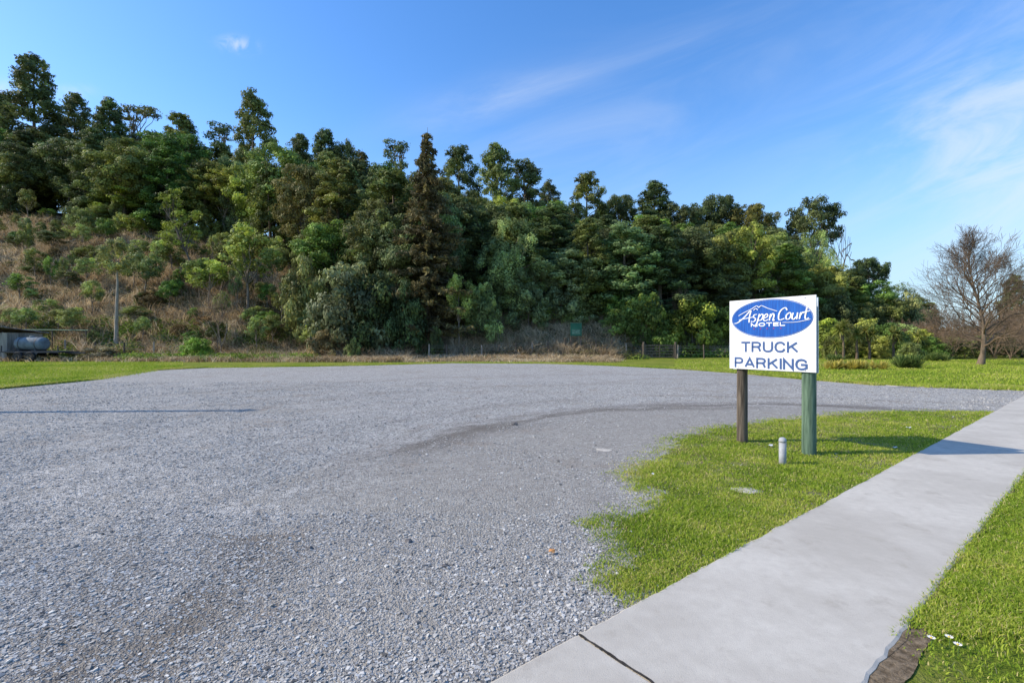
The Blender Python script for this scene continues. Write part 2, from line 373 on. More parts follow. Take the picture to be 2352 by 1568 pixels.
# ---------------------------------------------------------------- grass blades
def bladeobj(name,X,Y,Z,h,w,seed,mat,tone,lean=.6):
    r=np.random.default_rng(seed); n=len(X); a=r.random(n)*6.283; b=r.random(n)*6.283
    hh=h*(.5+r.random(n)); ww=w*(.7+.6*r.random(n)); L=lean*r.random(n)*hh
    base=np.stack([X,Y,Z],-1); sd=np.stack([np.cos(a),np.sin(a),0*a],-1)*ww[:,None]*.5
    ld=np.stack([np.cos(b),np.sin(b),0*b],-1)*L[:,None]; up=np.array([0,0,1.])*hh[:,None]
    m1=base+up*.6+ld*.4; m2=base+up*.92+ld*1.2
    V=np.stack([base-sd,base+sd,m1+sd*.75,m1-sd*.75,m2+sd*.12,m2-sd*.12],1).reshape(-1,3)
    k=np.arange(n)[:,None]*6
    Fq=np.concatenate([k+np.array([[0,1,2,3]]),k+np.array([[3,2,4,5]])],1).reshape(-1,4)
    return ob(name,npmesh(name,V,Fq,mat,np.repeat(tone,2)))
r=np.random.default_rng(11)
n=450000; u=r.random(n); D=2.6*(12.8/2.6)**(u); Xx=D*(.12+r.random(n)*1.03)
off=Xx*n_[0]+D*n_[1]
cand=(off<-1.825)&(D<12.6)
ins=np.zeros(n,bool); ins[cand]=inpoly(Xx[cand],D[cand],isr)
near=np.full(n,9.); near[cand]=pdist(Xx[cand],D[cand],bd[::2])
sdst=np.where(ins,near,-near)
pn=nz(Xx,D,1.6,2.)+.7*nz(Xx,D,5.,1.)+.5*nz(Xx,D,11.,1.)
k=cand&(sdst>-.30)&(r.random(n)<np.clip((sdst+.20+.14*nz(Xx,D,7.,3.))/.50,0,1)**1.6*np.clip(.78+.5*pn,.10,1))
q0=(off>-.79)&(D<14)
dr=np.clip((off+.79)/.12,0,1)
q0&=r.random(n)<(.22+.7*dr)*np.clip(.8+.45*pn,.15,1)
sd_=np.full(n,9.); sd_[q0]=pdist(Xx[q0],D[q0],soilp[::2]); sin_=np.zeros(n,bool); sin_[q0]=inpoly(Xx[q0],D[q0],soilp)
q0&=~(sin_&(sd_>.03)&(r.random(n)>.12))
kk=k|q0; Xi=Xx[kk];Di=D[kk]; ed=np.where(k,np.clip((sdst+.1)/.5,0,1),1.)[kk]
X2=2.0+r.random(110000)*4; D2=1.9+r.random(110000)*4.5; o2=X2*n_[0]+D2*n_[1]; q=(o2>-.78)&(X2<D2*1.15); X2=X2[q];D2=D2[q]; o2=o2[q]
si=inpoly(X2,D2,soilp); q=~(si&(r.random(len(X2))>.10))&(r.random(len(X2))<.22+.7*np.clip((o2+.78)/.15,0,1))&(r.random(len(X2))<np.clip(.8+.4*nz(X2,D2,4.,1.),.3,1)); Xi=np.concatenate([Xi,X2[q]]);Di=np.concatenate([Di,D2[q]]); ed=np.concatenate([ed,np.ones(q.sum())])
tn=np.clip(.46+.22*nz(Xi,Di,.9,3.)+.20*nz(Xi,Di,3.7,7.)+(1-ed)*.15+r.normal(0,.17,len(Xi)),0,1)
tn=np.where(r.random(len(Xi))<.07,.97,tn)
hgt=.026*(1+.6*nz(Xi,Di,2.1,5.))*(.55+.45*ed)
o=bladeobj('grass_blades',Xi,Di,np.full(len(Xi),.006),hgt,.0045*(1+.12*Di),12,M['blade'],tn,1.1)
tag(o,'short patchy green grass around the sign and beside the concrete path','grass',kind='stuff')
n=60000
fx=np.array(farw); seg=r.integers(0,len(fx)-1,n); f=r.random(n)[:,None]; P=fx[seg]*(1-f)+fx[seg+1]*f
P[:,1]+=np.abs(r.normal(0,.9,n))-.15+.25*nz(P[:,0],P[:,1],3.)
tn=np.clip(.58+.25*nz(P[:,0],P[:,1],.5,3.)+r.normal(0,.2,n),0,1)
tag(bladeobj('lawn_fringe_grass',P[:,0],P[:,1],np.zeros(n),.08,.022,13,M['blade'],tn,.9),'ragged grass fringe along the far edge of the gravel','grass',kind='stuff')
n=90000; D=r.uniform(15,42,n); side=r.random(n)<.5; px=np.where(side,r.uniform(-60,420,n),r.uniform(1550,2420,n)); Xl=(px-CX)/F*D
k=~inpoly(Xl,D,gp)&((Xl*n_[0]+D*n_[1])<-1.9); Xl=Xl[k];D=D[k]
tn=np.clip(.5+.25*nz(Xl,D,.4,3.)+r.normal(0,.16,len(D)),0,1)
tag(bladeobj('lawn_grass',Xl,D,np.zeros(len(D)),.07,.03,14,M['blade'],tn,1.0),'mown lawn grass beyond the gravel at both sides','grass',kind='stuff')
n=10500; px=r.uniform(-150,2150,n); dm=dmin(px); D=37.5+(dm+5-37.5)*r.random(n)
D=np.where(px>1560,D+4,D); Xd=(px-CX)/F*D; k=(nz(Xd,D,.5,9.)>-.6)&~((px>1545)&(D<50))&~((px>1420)&(px<1560)&(D<48.6)); px=px[k];D=D[k];Xd=Xd[k]
nt=len(D); kb=30; cx=np.repeat(Xd,kb)+r.normal(0,.28,nt*kb); cy=np.repeat(D,kb)+r.normal(0,.28,nt*kb); cz=terr(cx,cy)-.02
hh=np.repeat(r.uniform(.35,.95,nt),kb); hh=np.where(cy<41,hh*.5,hh); pxx=CX+F*cx/cy; hh=np.where((pxx>940)&(cy<44),hh*.5,hh)
tt=np.clip(np.repeat(r.normal(.48,.24,nt)+.3*nz(Xd,D,.35),kb)+np.where(pxx>940,.05,0)+r.normal(0,.16,nt*kb),0,1)  # blades from the centre bank rightward tinted lighter to stand in for sunlight
tag(bladeobj('dry_grass',cx,cy,cz,hh,.05,15,M['dry'],tt,1.7),'rank straw-coloured dry grass over the foot of the hillside','dry grass',kind='stuff')
def leafq(P,N,size,r,asp=.55):
    n=len(P); t_=nrm(r.normal(0,1,(n,3))); a=nrm(np.cross(N,t_)); b=np.cross(N,a)
    L=size*(.6+.8*r.random(n))[:,None]*.5; W=L*asp
    V=np.stack([P-a*L,P+b*W,P+a*L,P-b*W],1).reshape(-1,3); return V,np.arange(n*4).reshape(-1,4)
def weedfield(name,pxr,Dr,n,label,thr,sd,hs=.25,size=.14,mat='weed'):
    r=np.random.default_rng(sd); px=r.uniform(*pxr,n); D=r.uniform(*Dr,n); X_=(px-CX)/F*D; k=nz(X_,D,.55,float(sd))>thr; X_=X_[k];D=D[k]; m_=len(D)
    kb=34; R=np.repeat(r.uniform(.4,1.0,m_),kb); dr=nrm(r.normal(0,1,(m_*kb,3))); dr[:,2]=np.abs(dr[:,2])
    P=np.stack([np.repeat(X_,kb),np.repeat(D,kb),0*R],-1)+dr*R[:,None]*np.array([1,1,hs*2])
    P[:,2]+=terr(P[:,0],P[:,1])
    V,Fq=leafq(P,nrm(dr+r.normal(0,.5,dr.shape)),size,r,.6); tn=np.clip(np.repeat(r.normal(.5,.2,m_),kb)+r.normal(0,.2,m_*kb),0,1)
    tag(ob(name,npmesh(name,V,Fq,M[mat],tn)),label,'weeds',kind='stuff')
weedfield('green_weeds',(60,720),(38.5,47),2300,'low bright green weeds among the dry grass at the left foot of the hill',-.1,21,.35,.17)
weedfield('lawn_edge_weeds',(1560,2150),(47,60),1200,'low green weeds along the foot of the right hand bank',-.2,22,.5,.18)
weedfield('track_weeds',(980,1480),(42,50),300,'sparse green weeds in the dry grass near the small gate',.3,23)
weedfield('slope_scrub',(-60,720),(44,72),1300,'dark brown-green scrub patches on the dry left slope',.2,24,.45,.22,'scrub')
weedfield('bank_scrub',(960,1480),(43.5,50),330,'brown-green rough growth on the low centre bank',.0,25,.45,.18,'scrub')

# ---------------------------------------------------------------- tree prototypes
def clumpleaves(cl,dens,size,r,up=.25,asp=.55,sub=8,subr=.45,hang=0):
    Ps=[];Ns=[];T=[]
    for (c,R) in cl:
        c=np.array(c);R=np.array(R) if np.ndim(R) else np.array([R,R,R*.8])
        ct=r.uniform(.66,1.35)
        for _ in range(sub):
            dd=nrm(r.normal(0,1,3)+np.array([0,0,up])); sc=c+dd*R*r.uniform(.45,.85); sr=R*subr*r.uniform(.7,1.25)
            n=max(6,int(dens*4*math.pi*float(np.mean(sr))**2)); q=nrm(r.normal(0,1,(n,3))+np.array([0,0,up]))
            rad=(1-.5*r.random(n)**2)*(1+.3*r.random(n)*(r.random(n)<.25))
            p=sc+q*rad[:,None]*sr
            if hang: p[:,2]-=hang*r.random(n)*sr[2]
            Ps.append(p);Ns.append(nrm(q+dd*.6+r.normal(0,.33,(n,3)))); T.append(ct*r.uniform(.85,1.18)*(.75+.5*r.random(n)))
    P=np.concatenate(Ps);N=np.concatenate(Ns);T=np.concatenate(T)
    V,Fq=leafq(P,N,size,r,asp); return V,Fq,T
def limb(tb,p0,p1,r0,r1,r,sag=.1,k=5):
    p0=np.array(p0,float);p1=np.array(p1,float); n=5; f=np.linspace(0,1,n)[:,None]; L=np.linalg.norm(p1-p0)
    P=p0+(p1-p0)*f+np.sin(f*np.pi)*np.array([0,0,-sag*L*.3])+r.normal(0,.03*L,(n,3))*np.sin(f*np.pi)
    tb.add(P,r0+(r1-r0)*f[:,0]**.8,k)
def trunkpath(tb,h,r0,r,bend=.02,k=8,r1f=.12):
    n=9; f=np.linspace(0,1,n); P=np.stack([np.cumsum(r.normal(0,bend*h/3,n))*f,np.cumsum(r.normal(0,bend*h/3,n))*f,f*h],-1)
    R=r0*(1-f*(1-r1f))**1.1; R[0]*=1.3; tb.add(P,R,k); return P
PR={}
def proto(key,h,w,tb,V,Fq,T,bark='bark'):
    PR.setdefault(key,[]).append((tb.mesh('trunk',M[bark]),npmesh('crown',V,Fq,M['leaf'],T),h,w))
def mk_podo(sd,h=24,w=9.5,n=80,taper=.58,lo=.10):
    r=np.random.default_rng(sd); tb=Tubes(); P=trunkpath(tb,h*.95,.36,r,.012); cl=[]
    for i in range(n):
        t_=((i+.5)/n)**.82; z=h*(lo+(1-lo)*t_)*.97; tier=.85+.2*math.sin(t_*21+sd); env=(w/2*(1-t_)**taper*(.65+.5*r.random())*tier+.5)*(min(1,.55+2.2*t_)); a=i*2.4+r.normal(0,.5)
        R=(1.7-.75*t_)*r.uniform(.8,1.2); rr=max(0,env-R*.45)
        c=np.array([math.cos(a)*rr,math.sin(a)*rr,z-.12*rr]); tx=np.array([np.interp(z,P[:,2],P[:,0]),np.interp(z,P[:,2],P[:,1]),0]); c=c+tx; cl.append((c,(R,R,R*.75)))
        if i%2: limb(tb,(tx[0],tx[1],max(1,z-rr*.5)),c,.08,.03,r)
    V,Fq,T=clumpleaves(cl,11.5,.35,r,.15); proto('podo',h,w,tb,V,Fq,T)
def mk_broad(sd,h=14,w=9,n=40,key='broad',base=.6,rzf=.38,leaf=.3,dens=14,R0=1.4,hang=0,asp=.55,lo=-.75,bark='bark'):
    r=np.random.default_rng(sd); tb=Tubes(); P=trunkpath(tb,h*.75,.24,r,.03,r1f=.25); cl=[]; cz=h*base
    for i in range(n):
        zf=lo+(1-lo)*((i+.5)/n); a=i*2.4+r.normal(0,.4); er=math.sqrt(max(0,1-zf*zf)); k=r.uniform(.68,1.05)
        R=R0*r.uniform(.6,1.3); c=np.array([math.cos(a)*er*(w/2-R*.6)*k,math.sin(a)*er*(w/2-R*.6)*k,cz+zf*(h*rzf-R*.3)*k]); cl.append((c,(R,R,R*.75*(1.5 if hang else 1))))
        if i%2==0:
            z0=h*r.uniform(.3,.55); limb(tb,(np.interp(z0,P[:,2],P[:,0]),np.interp(z0,P[:,2],P[:,1]),z0),c,.1,.025,r,-.2)
    cl.append((np.array([0,0,cz]),(w*.28,w*.28,h*rzf*.6)))
    V,Fq,T=clumpleaves(cl,dens,leaf,r,.3,asp,hang=hang); proto(key,h,w,tb,V,Fq,T,bark)
def mk_column(sd,h=20,w=6.5,n=66):
    r=np.random.default_rng(sd); tb=Tubes(); P=trunkpath(tb,h*.93,.32,r,.015); cl=[]
    for i in range(n):
        t_=(i+.5)/n; z=h*(.10+.86*t_); env=w/2*(math.sin(math.pi*min(1,.24+.76*t_)*.97)**.5)*r.uniform(.6,1.12); a=i*2.4+r.normal(0,.5); R=r.uniform(.9,1.45)*(1-.12*t_)
        rr=max(0,env-R*.4); c=np.array([math.cos(a)*rr,math.sin(a)*rr,z-R*.3]); cl.append((c,(R,R,R*.9)))
        if i%2: limb(tb,(0,0,max(1,z-rr)),c,.08,.03,r,-.1)
    V,Fq,T=clumpleaves(cl,12.5,.33,r,.2); proto('column',h,w,tb,V,Fq,T)
def mk_spruce(sd,h=20,w=8):
    r=np.random.default_rng(sd); tb=Tubes(); trunkpath(tb,h,.3,r,.003,r1f=.05); Ps=[];Ns=[];T=[]
    for lv in range(46):
        t_=lv/46; z=h*(.07+.92*t_); lvk=r.uniform(.8,1.15)
        for b in range(8):
            a=r.random()*6.283; L=(w/2*(1-t_)**.85*lvk+.25)*r.uniform(.5,1.15); ct=r.uniform(.55,1.4)
            k=max(14,int(L*44)); s=r.random(k)**.75; lat=r.normal(0,1,k)*.10*L*(1-s*.7)
            x=s*L;dz=-.42*L*s**1.2+.25*L*s**3
            p=np.stack([np.cos(a)*x-np.sin(a)*lat,np.sin(a)*x+np.cos(a)*lat,z+dz-np.abs(r.normal(0,.16,k))-.3*r.random(k)*s],-1)
            Ps.append(p); Ns.append(nrm(r.normal(0,1,(k,3))*np.array([1,1,.5])+np.array([0,0,.4]))); T.append(ct*r.uniform(.65,1.35,k))
            tb.add([[0,0,z],[np.cos(a)*L*.5,np.sin(a)*L*.5,z-.2*L],[np.cos(a)*L*.95,np.sin(a)*L*.95,z-.2*L]],[.05,.03,.01],4)
    V,Fq=leafq(np.concatenate(Ps),np.concatenate(Ns),.34,r,.35); proto('spruce',h,w,tb,V,Fq,np.concatenate(T))
def mk_small(sd,h=5,w=3,n=16,key='small',bark='palebark',zb=.5,tr=.085):
    r=np.random.default_rng(sd); tb=Tubes(); P=trunkpath(tb,h*max(.7,zb+.1),tr,r,.05 if zb<.6 else .012,r1f=.4); cl=[]
    for i in range(n):
        a=i*2.4+r.normal(0,.4); zf=i/n; R=r.uniform(.4,.75)*w/3; er=(w/2-R*.5)*math.sqrt(max(.1,1-(zf-.3)**2*1.6))*r.uniform(.5,1)
        c=np.array([math.cos(a)*er,math.sin(a)*er,h*(zb+(.95-zb)*zf)]); cl.append((c,R))
        if i%2==0: limb(tb,P[4] if zb<.6 else P[7],c,.04,.012,r,-.2,4)
    V,Fq,T=clumpleaves(cl,36,.17,r,.2); proto(key,h,w,tb,V,Fq,T,bark)
def mk_bush(sd,h=4,w=4.6,n=36):
    r=np.random.default_rng(sd); tb=Tubes(); trunkpath(tb,h*.5,.1,r,.05); cl=[]
    for i in range(n):
        zf=(i+.5)/n; a=i*2.4+r.normal(0,.4); R=r.uniform(.4,.8); er=(w/2-R*.5)*math.sqrt(max(.02,1-zf**2.2))*r.uniform(.65,1.05)
        cl.append((np.array([math.cos(a)*er,math.sin(a)*er,.3+zf*(h-.7)*r.uniform(.85,1.05)]),R))
        if i%4==0: limb(tb,(0,0,.2),cl[-1][0],.04,.01,r,-.1,4)
    cl.append((np.array([0,0,h*.4]),(w*.33,w*.33,h*.38)))
    V,Fq,T=clumpleaves(cl,26,.19,r,.25); proto('bush',h,w,tb,V,Fq,T)
def mk_sparse(sd,h=16,w=7,n=30):
    r=np.random.default_rng(sd); tb=Tubes(); P=trunkpath(tb,h*.85,.17,r,.04,r1f=.3); cl=[]
    for i in range(n):
        a=i*2.4+r.normal(0,.6); z=h*r.uniform(.42,.97); rr=w/2*r.uniform(.2,.95)*(1.25-.7*z/h); c=np.array([math.cos(a)*rr,math.sin(a)*rr,z]); R=r.uniform(.55,1.05); cl.append((c,(R*1.15,R*1.15,R*.6)))
        z0=z*r.uniform(.6,.85); limb(tb,(np.interp(z0,P[:,2],P[:,0]),np.interp(z0,P[:,2],P[:,1]),z0),c,.07,.025,r,-.3)
    V,Fq,T=clumpleaves(cl,10,.28,r,.1); proto('sparse',h,w,tb,V,Fq,T,'bark')
for s in(1,2,3,5): mk_podo(s)
mk_podo(4,24,7.5,70,.42,.2)
for s in(11,12,13,14): mk_broad(s)
mk_broad(15,15,11,44,'umbrella',.74,.24,.3,13,1.3,0,.55,-.7)
mk_broad(16,15,10,40,'umbrella',.72,.26,.3,13,1.35,0,.55,-.7)
for s in(21,22,23): mk_column(s)
for s in(31,32): mk_spruce(s)
for s in(41,42,43): mk_small(s)
mk_small(44,9.5,3,18,'longstem','greywood',.68,.17)
for s in(51,52,53): mk_bush(s)
mk_sparse(61);mk_sparse(62)
for s in(71,72): mk_broad(s,11,7,42,'feather',.52,.46,.26,19,.95,.9,.3,-.95)
for s in(81,82): mk_broad(s,18,9,36,'tallbroad',.68,.30,.3,14,1.4,0,.55,-.8,'palebark')
def recb(r,trunk,br,p,dv,L,R,dp,depth,spread,up,kids,thin,tk=1):
    n=4; P=[p]; q=p.copy(); dd=dv.copy()
    for i in range(n-1):
        dd=nrm(dd+r.normal(0,.13,3)+np.array([0,0,up*.12])); q=q+dd*L/(n-1); P.append(q.copy())
    R1=max(thin,R*.6); (trunk if dp>=depth and tk else br).add(P,np.linspace(max(R,thin),R1,n),6 if dp>=depth else (5 if dp>2 else 3))
    if dp==0: return
    nk=kids+(1 if r.random()<.45 else 0)
    for i in range(nk):
        f=r.uniform(.35,1) if i else 1.0; k=min(n-1,int(f*(n-1)+.5))
        ax=nrm(r.normal(0,1,3)); sd_=nrm(np.cross(dd,ax)); nd_=nrm(dd*(1-spread*.5)+sd_*spread*r.uniform(.6,1.2)+np.array([0,0,up*.3]))
        recb(r,trunk,br,P[k].copy(),nd_,L*r.uniform(.6,.86),R1*(.95 if i==0 else .75),dp-1,depth,spread,up,kids,thin,tk)
def bare(h,w,sd,r0,depth,mat,spread=.5,firstz=.2,thin=.012,up=.35,kids=3):
    r=np.random.default_rng(sd); trunk=Tubes(); br=Tubes()
    p0=np.array([0,0,0.]); p1=np.array([.03*h,0,h*firstz]); trunk.add([p0,(p0+p1)/2,p1],[r0*1.35,r0,r0*.92],9)
    for i in range(5):
        a=i*1.257+r.normal(0,.3); recb(r,trunk,br,p1.copy(),nrm(np.array([math.cos(a)*spread*1.1,math.sin(a)*spread*1.1,.9 if i else 1.6])),h*.27,r0*.6,depth,depth,spread,up,kids,thin)
    V=np.concatenate(br.V); hh=V[:,2].max(); ww=np.percentile(np.abs(V[:,:2]),99.5)*2
    return trunk.mesh('trunk',M[mat[0]]),br.mesh('crown',M[mat[1]]),hh,ww
def ovalbare(h,w,sd,r0,mat):
    r=np.random.default_rng(sd); trunk=Tubes(); br=Tubes(); n=12; f=np.linspace(0,1,n)
    P=np.stack([.03*h*np.sin(f*5),.03*h*np.sin(f*4+1)-.025*h,f*h*.80],-1); R=r0*(1-f*.95)**1.2+.008; R[0]*=1.5; trunk.add(P,R,9)
    for i in range(38):
        t_=.16+.76*(i/38)**1.0; z=h*.80*t_; a=i*2.4+r.normal(0,.3); s_=(t_-.16)/.76; ang=math.radians(26+42*s_+r.normal(0,8))
        L=w/2*(1-.62*s_**1.3)*r.uniform(.75,1.08)*.54
        p=np.array([np.interp(z,P[:,2],P[:,0]),np.interp(z,P[:,2],P[:,1]),z]); dv=np.array([math.cos(a)*math.cos(ang),math.sin(a)*math.cos(ang),math.sin(ang)])
        recb(r,trunk,br,p,dv,L,r0*.40*(1-.6*s_),4,4,.48,.22,3,.0065,0)
    V=np.concatenate(br.V); hh=V[:,2].max(); ww=np.percentile(np.abs(V[:,:2]),99.3)*2
    return trunk.mesh('trunk',M[mat[0]]),br.mesh('crown',M[mat[1]]),hh,ww
PR['bigbare']=[ovalbare(10,8,5,.17,('brownbark','twig'))]
PR['bare']=[bare(8,5,6,.10,3,('palebark','twig'),.5,.2,.018,.4,3),bare(8,5,8,.10,3,('palebark','twig'),.6,.12,.018,.4,3)]
PR['brownbare']=[bare(6,5,9,.07,4,('twigbrown','twigbrown'),.6,.05,.012,.2,3),bare(6,5,10,.07,4,('twigbrown','twigbrown'),.65,.05,.012,.15,3)]
PR['gnarled']=[bare(8,5,12,.16,2,('bark','bark'),.8,.3,.05,.1,2)]

DK=(.036,.048,.023);OL=(.066,.075,.028);GR=(.052,.085,.024);GG=(.082,.100,.056);YG=(.120,.140,.032);BR=(.095,.065,.034);DO=(.047,.056,.027);PG=(.105,.128,.053)
GAIN=2.9
def place(kind,x,y,h,w,color,name,label,cat='tree',group=None,var=None,tilt=(0,0),sink=.15,z=None,rz=None):
    pr=PR[kind]; p=pr[(var if var is not None else random.randrange(len(pr)))%len(pr)]
    o=thing(name,label,cat,(x,y,(tz(x,y) if z is None else z)-sink),random.uniform(0,6.28) if rz is None else rz,group)
    if tilt!=(0,0): o.rotation_euler=(tilt[0],tilt[1],0)
    o.scale=(w/p[3],w/p[3],h/p[2])
    ob('trunk',p[0],o); c=ob('crown',p[1],o); j=random.uniform(.75,1.25)*GAIN; c.color=(color[0]*j*random.uniform(.92,1.12),color[1]*j,color[2]*j*.75,1)
    return o
def hero(px,yt,D,kind,wpx,color,name,label,cat='tree',hmin=1.5,**k):
    x=(px-CX)/F*D; z=tz(x,D); top=H+(HY-yt)/F*D; h=max(hmin,top-z)
    return place(kind,x,D,h,wpx*D/F,color,name,label,cat,**k)
HL=[
(5,212,90,'podo',145,DK,'evergreen_tree','dark evergreen cut by the left edge, beside the tallest conical tree'),
(78,120,85,'podo',175,DK,'conical_evergreen_tree','tallest conical dark evergreen on the skyline at far left'),
(172,208,94,'podo',125,DO,'evergreen_tree','dark bluish evergreen just right of the tallest left skyline tree'),
(250,220,91,'podo',125,DK,'evergreen_tree','narrow dark evergreen left of the thin sparse-crowned skyline tree'),
(322,236,95,'sparse',120,DO,'sparse_tree','thin see-through tree with spreading branches on the left skyline'),
(415,255,94,'podo',145,OL,'evergreen_tree','broad cone-topped evergreen between the sparse tree and the tall clumpy tree'),
(500,272,96,'sparse',130,DK,'sparse_tree','dark ragged tree left of the very tall olive tree'),
(583,198,82,'column',98,OL,'tall_evergreen_tree','very tall narrow olive tree standing above the left-centre skyline'),
(690,303,95,'podo',105,DO,'evergreen_tree','small dark skyline evergreen right of the very tall olive tree'),
(745,293,93,'podo',125,DK,'evergreen_tree','dark pointed evergreen halfway between the tall olive tree and the big spruce'),
(798,322,95,'broad',95,DO,'evergreen_tree','flat-topped dark tree on the skyline behind the brown-tinged conifer'),
(832,340,72,'spruce',165,(.075,.068,.034),'spruce_tree','brown-tinged drooping conifer left of the tallest centre spruce'),
(905,312,88,'sparse',135,DK,'evergreen_tree','dark layered tree on the skyline directly left of the tallest centre spruce'),
(982,290,47,'spruce',230,(.074,.058,.034),'spruce_tree','large drooping brownish spruce rising in the centre of the forest edge'),
(1056,326,86,'column',105,DO,'evergreen_tree','tall clumpy evergreen just right of the centre spruce tip'),
(1142,322,80,'column',100,OL,'columnar_evergreen_tree','tall olive column-shaped tree right of centre on the skyline'),
(1205,360,83,'column',105,DO,'columnar_evergreen_tree','dark column-shaped tree touching the right side of the olive column tree'),
(1262,408,92,'column',65,DO,'evergreen_tree','thin low skyline tree right of the twin column trees'),
(1350,388,85,'column',95,(.078,.080,.03),'columnar_evergreen_tree','round-topped olive column tree standing clear of its neighbours on the skyline'),
(1418,443,90,'umbrella',100,DO,'evergreen_tree','rounded dark tree in the skyline dip right of the lone olive column'),
(1500,412,92,'podo',145,DK,'evergreen_tree','dark peaked tree with tiered crown on the right-centre skyline'),
(1560,470,90,'umbrella',115,DO,'evergreen_tree','low dome-crowned tree right of the dark tiered peak'),
(1640,442,96,'umbrella',120,DO,'evergreen_tree','wide spreading tree on the skyline behind the leafless brown tree'),
(1722,463,93,'umbrella',125,(.068,.065,.022),'evergreen_tree','olive umbrella-crowned tree right of the wide spreading skyline tree'),
(1868,457,89,'umbrella',125,DK,'evergreen_tree','dark umbrella-crowned tree at the right end of the high skyline'),
(1930,513,86,'gnarled',55,DK,'gnarled_tree','bare gnarled tree with crooked limbs at the right end of the ridge'),
(1996,586,96,'umbrella',85,DK,'evergreen_tree','isolated small umbrella tree against the sky right of the ridge'),
(180,325,80,'broad',170,(.058,.080,.04),'broadleaf_tree','wide rounded grey-green tree below the skyline at far left'),
(60,300,80,'podo',150,DK,'evergreen_tree','dark evergreen in front of the tallest left conical tree'),
(345,300,84,'podo',140,GR,'evergreen_tree','leafy green tree below the thin see-through skyline tree'),
(415,296,76,'tallbroad',155,GR,'broadleaf_tree','dense deep green tree left of the very tall olive tree'),
(515,378,70,'tallbroad',130,(.075,.085,.022),'evergreen_tree','olive tree with yellowish crown above the dry slope'),
(652,328,67,'tallbroad',180,(.066,.088,.028),'broadleaf_tree','big green tree with a bare pale trunk standing over the dry slope'),
(290,425,72,'broad',155,(.108,.125,.035),'broadleaf_tree','yellowish green broad tree at the top of the dry slope'),
(235,470,70,'broad',90,(.10,.115,.045),'broadleaf_tree','smaller yellow-green tree at the left shoulder of the dry slope'),
(750,345,72,'podo',135,OL,'evergreen_tree','olive evergreen between the bare-trunked green tree and the brown conifer'),
(760,470,54,'spruce',175,(.060,.058,.028),'spruce_tree','dark drooping conifer behind the large grey-green bush'),
(870,455,50,'broad',170,(.046,.052,.025),'evergreen_tree','dense dark tree immediately left of the centre spruce'),
(1055,455,60,'broad',130,DK,'evergreen_tree','dark tree immediately right of the centre spruce'),
(1172,498,51,'feather',160,(.102,.120,.062),'feathery_tree','pale feathery green tree with drooping foliage right of the centre spruce'),
(1310,568,54,'broad',175,GG,'broadleaf_tree','grey-green spreading tree behind the dark green notice board'),
(1240,590,53,'feather',95,GG,'feathery_tree','smaller grey-green feathery tree right of the pale feathery tree'),
(1450,540,64,'broad',125,GR,'broadleaf_tree','leafy green tree above the rounded bush by the gate'),
(1485,490,72,'broad',120,(.085,.12,.025),'broadleaf_tree','bright green rounded tree below the dark tiered skyline tree'),
(1270,460,78,'broad',120,(.062,.100,.03),'broadleaf_tree','fresh green tree below the thin low skyline tree'),
(1390,600,55,'broad',115,DO,'evergreen_tree','dull olive tree between the grey-green tree and the gate bush'),
(1580,520,70,'broad',150,GG,'broadleaf_tree','tall grey-green tree left of the leafless brown tree'),
(1712,518,64,'brownbare',130,BR,'leafless_tree','leafless pinkish brown tree high in the right-hand forest'),
(1562,640,53,'brownbare',80,BR,'leafless_tree','small leafless brown tree above the farm gate'),
(1876,528,70,'feather',100,PG,'feathery_tree','pale green tree below the dark umbrella tree at the right'),
(1800,585,66,'broad',130,OL,'broadleaf_tree','olive round-crowned tree directly above the truck parking board'),
(1660,610,60,'broad',130,DO,'broadleaf_tree','dark olive tree left of the truck parking board'),
(1945,612,70,'broad',110,OL,'broadleaf_tree','olive tree at the foot of the ridge end'),
(2003,640,68,'broad',110,GR,'broadleaf_tree','green rounded tree below the isolated umbrella tree'),
(2050,650,70,'feather',120,(.105,.125,.06),'feathery_tree','low pale green tree between the ridge end and the bare spreading tree'),
(2100,675,74,'broad',110,OL,'broadleaf_tree','low olive tree immediately left of the bare spreading tree'),
(1895,600,66,'broad',110,(.085,.10,.035),'broadleaf_tree','light olive tree just above the right corner of the truck parking board'),
(267,540,43.8,'longstem',82,(.105,.12,.055),'long_stemmed_tree','slim tree with a tall bare grey stem and small round crown on the left slope'),
]
for q in HL: hero(*q)
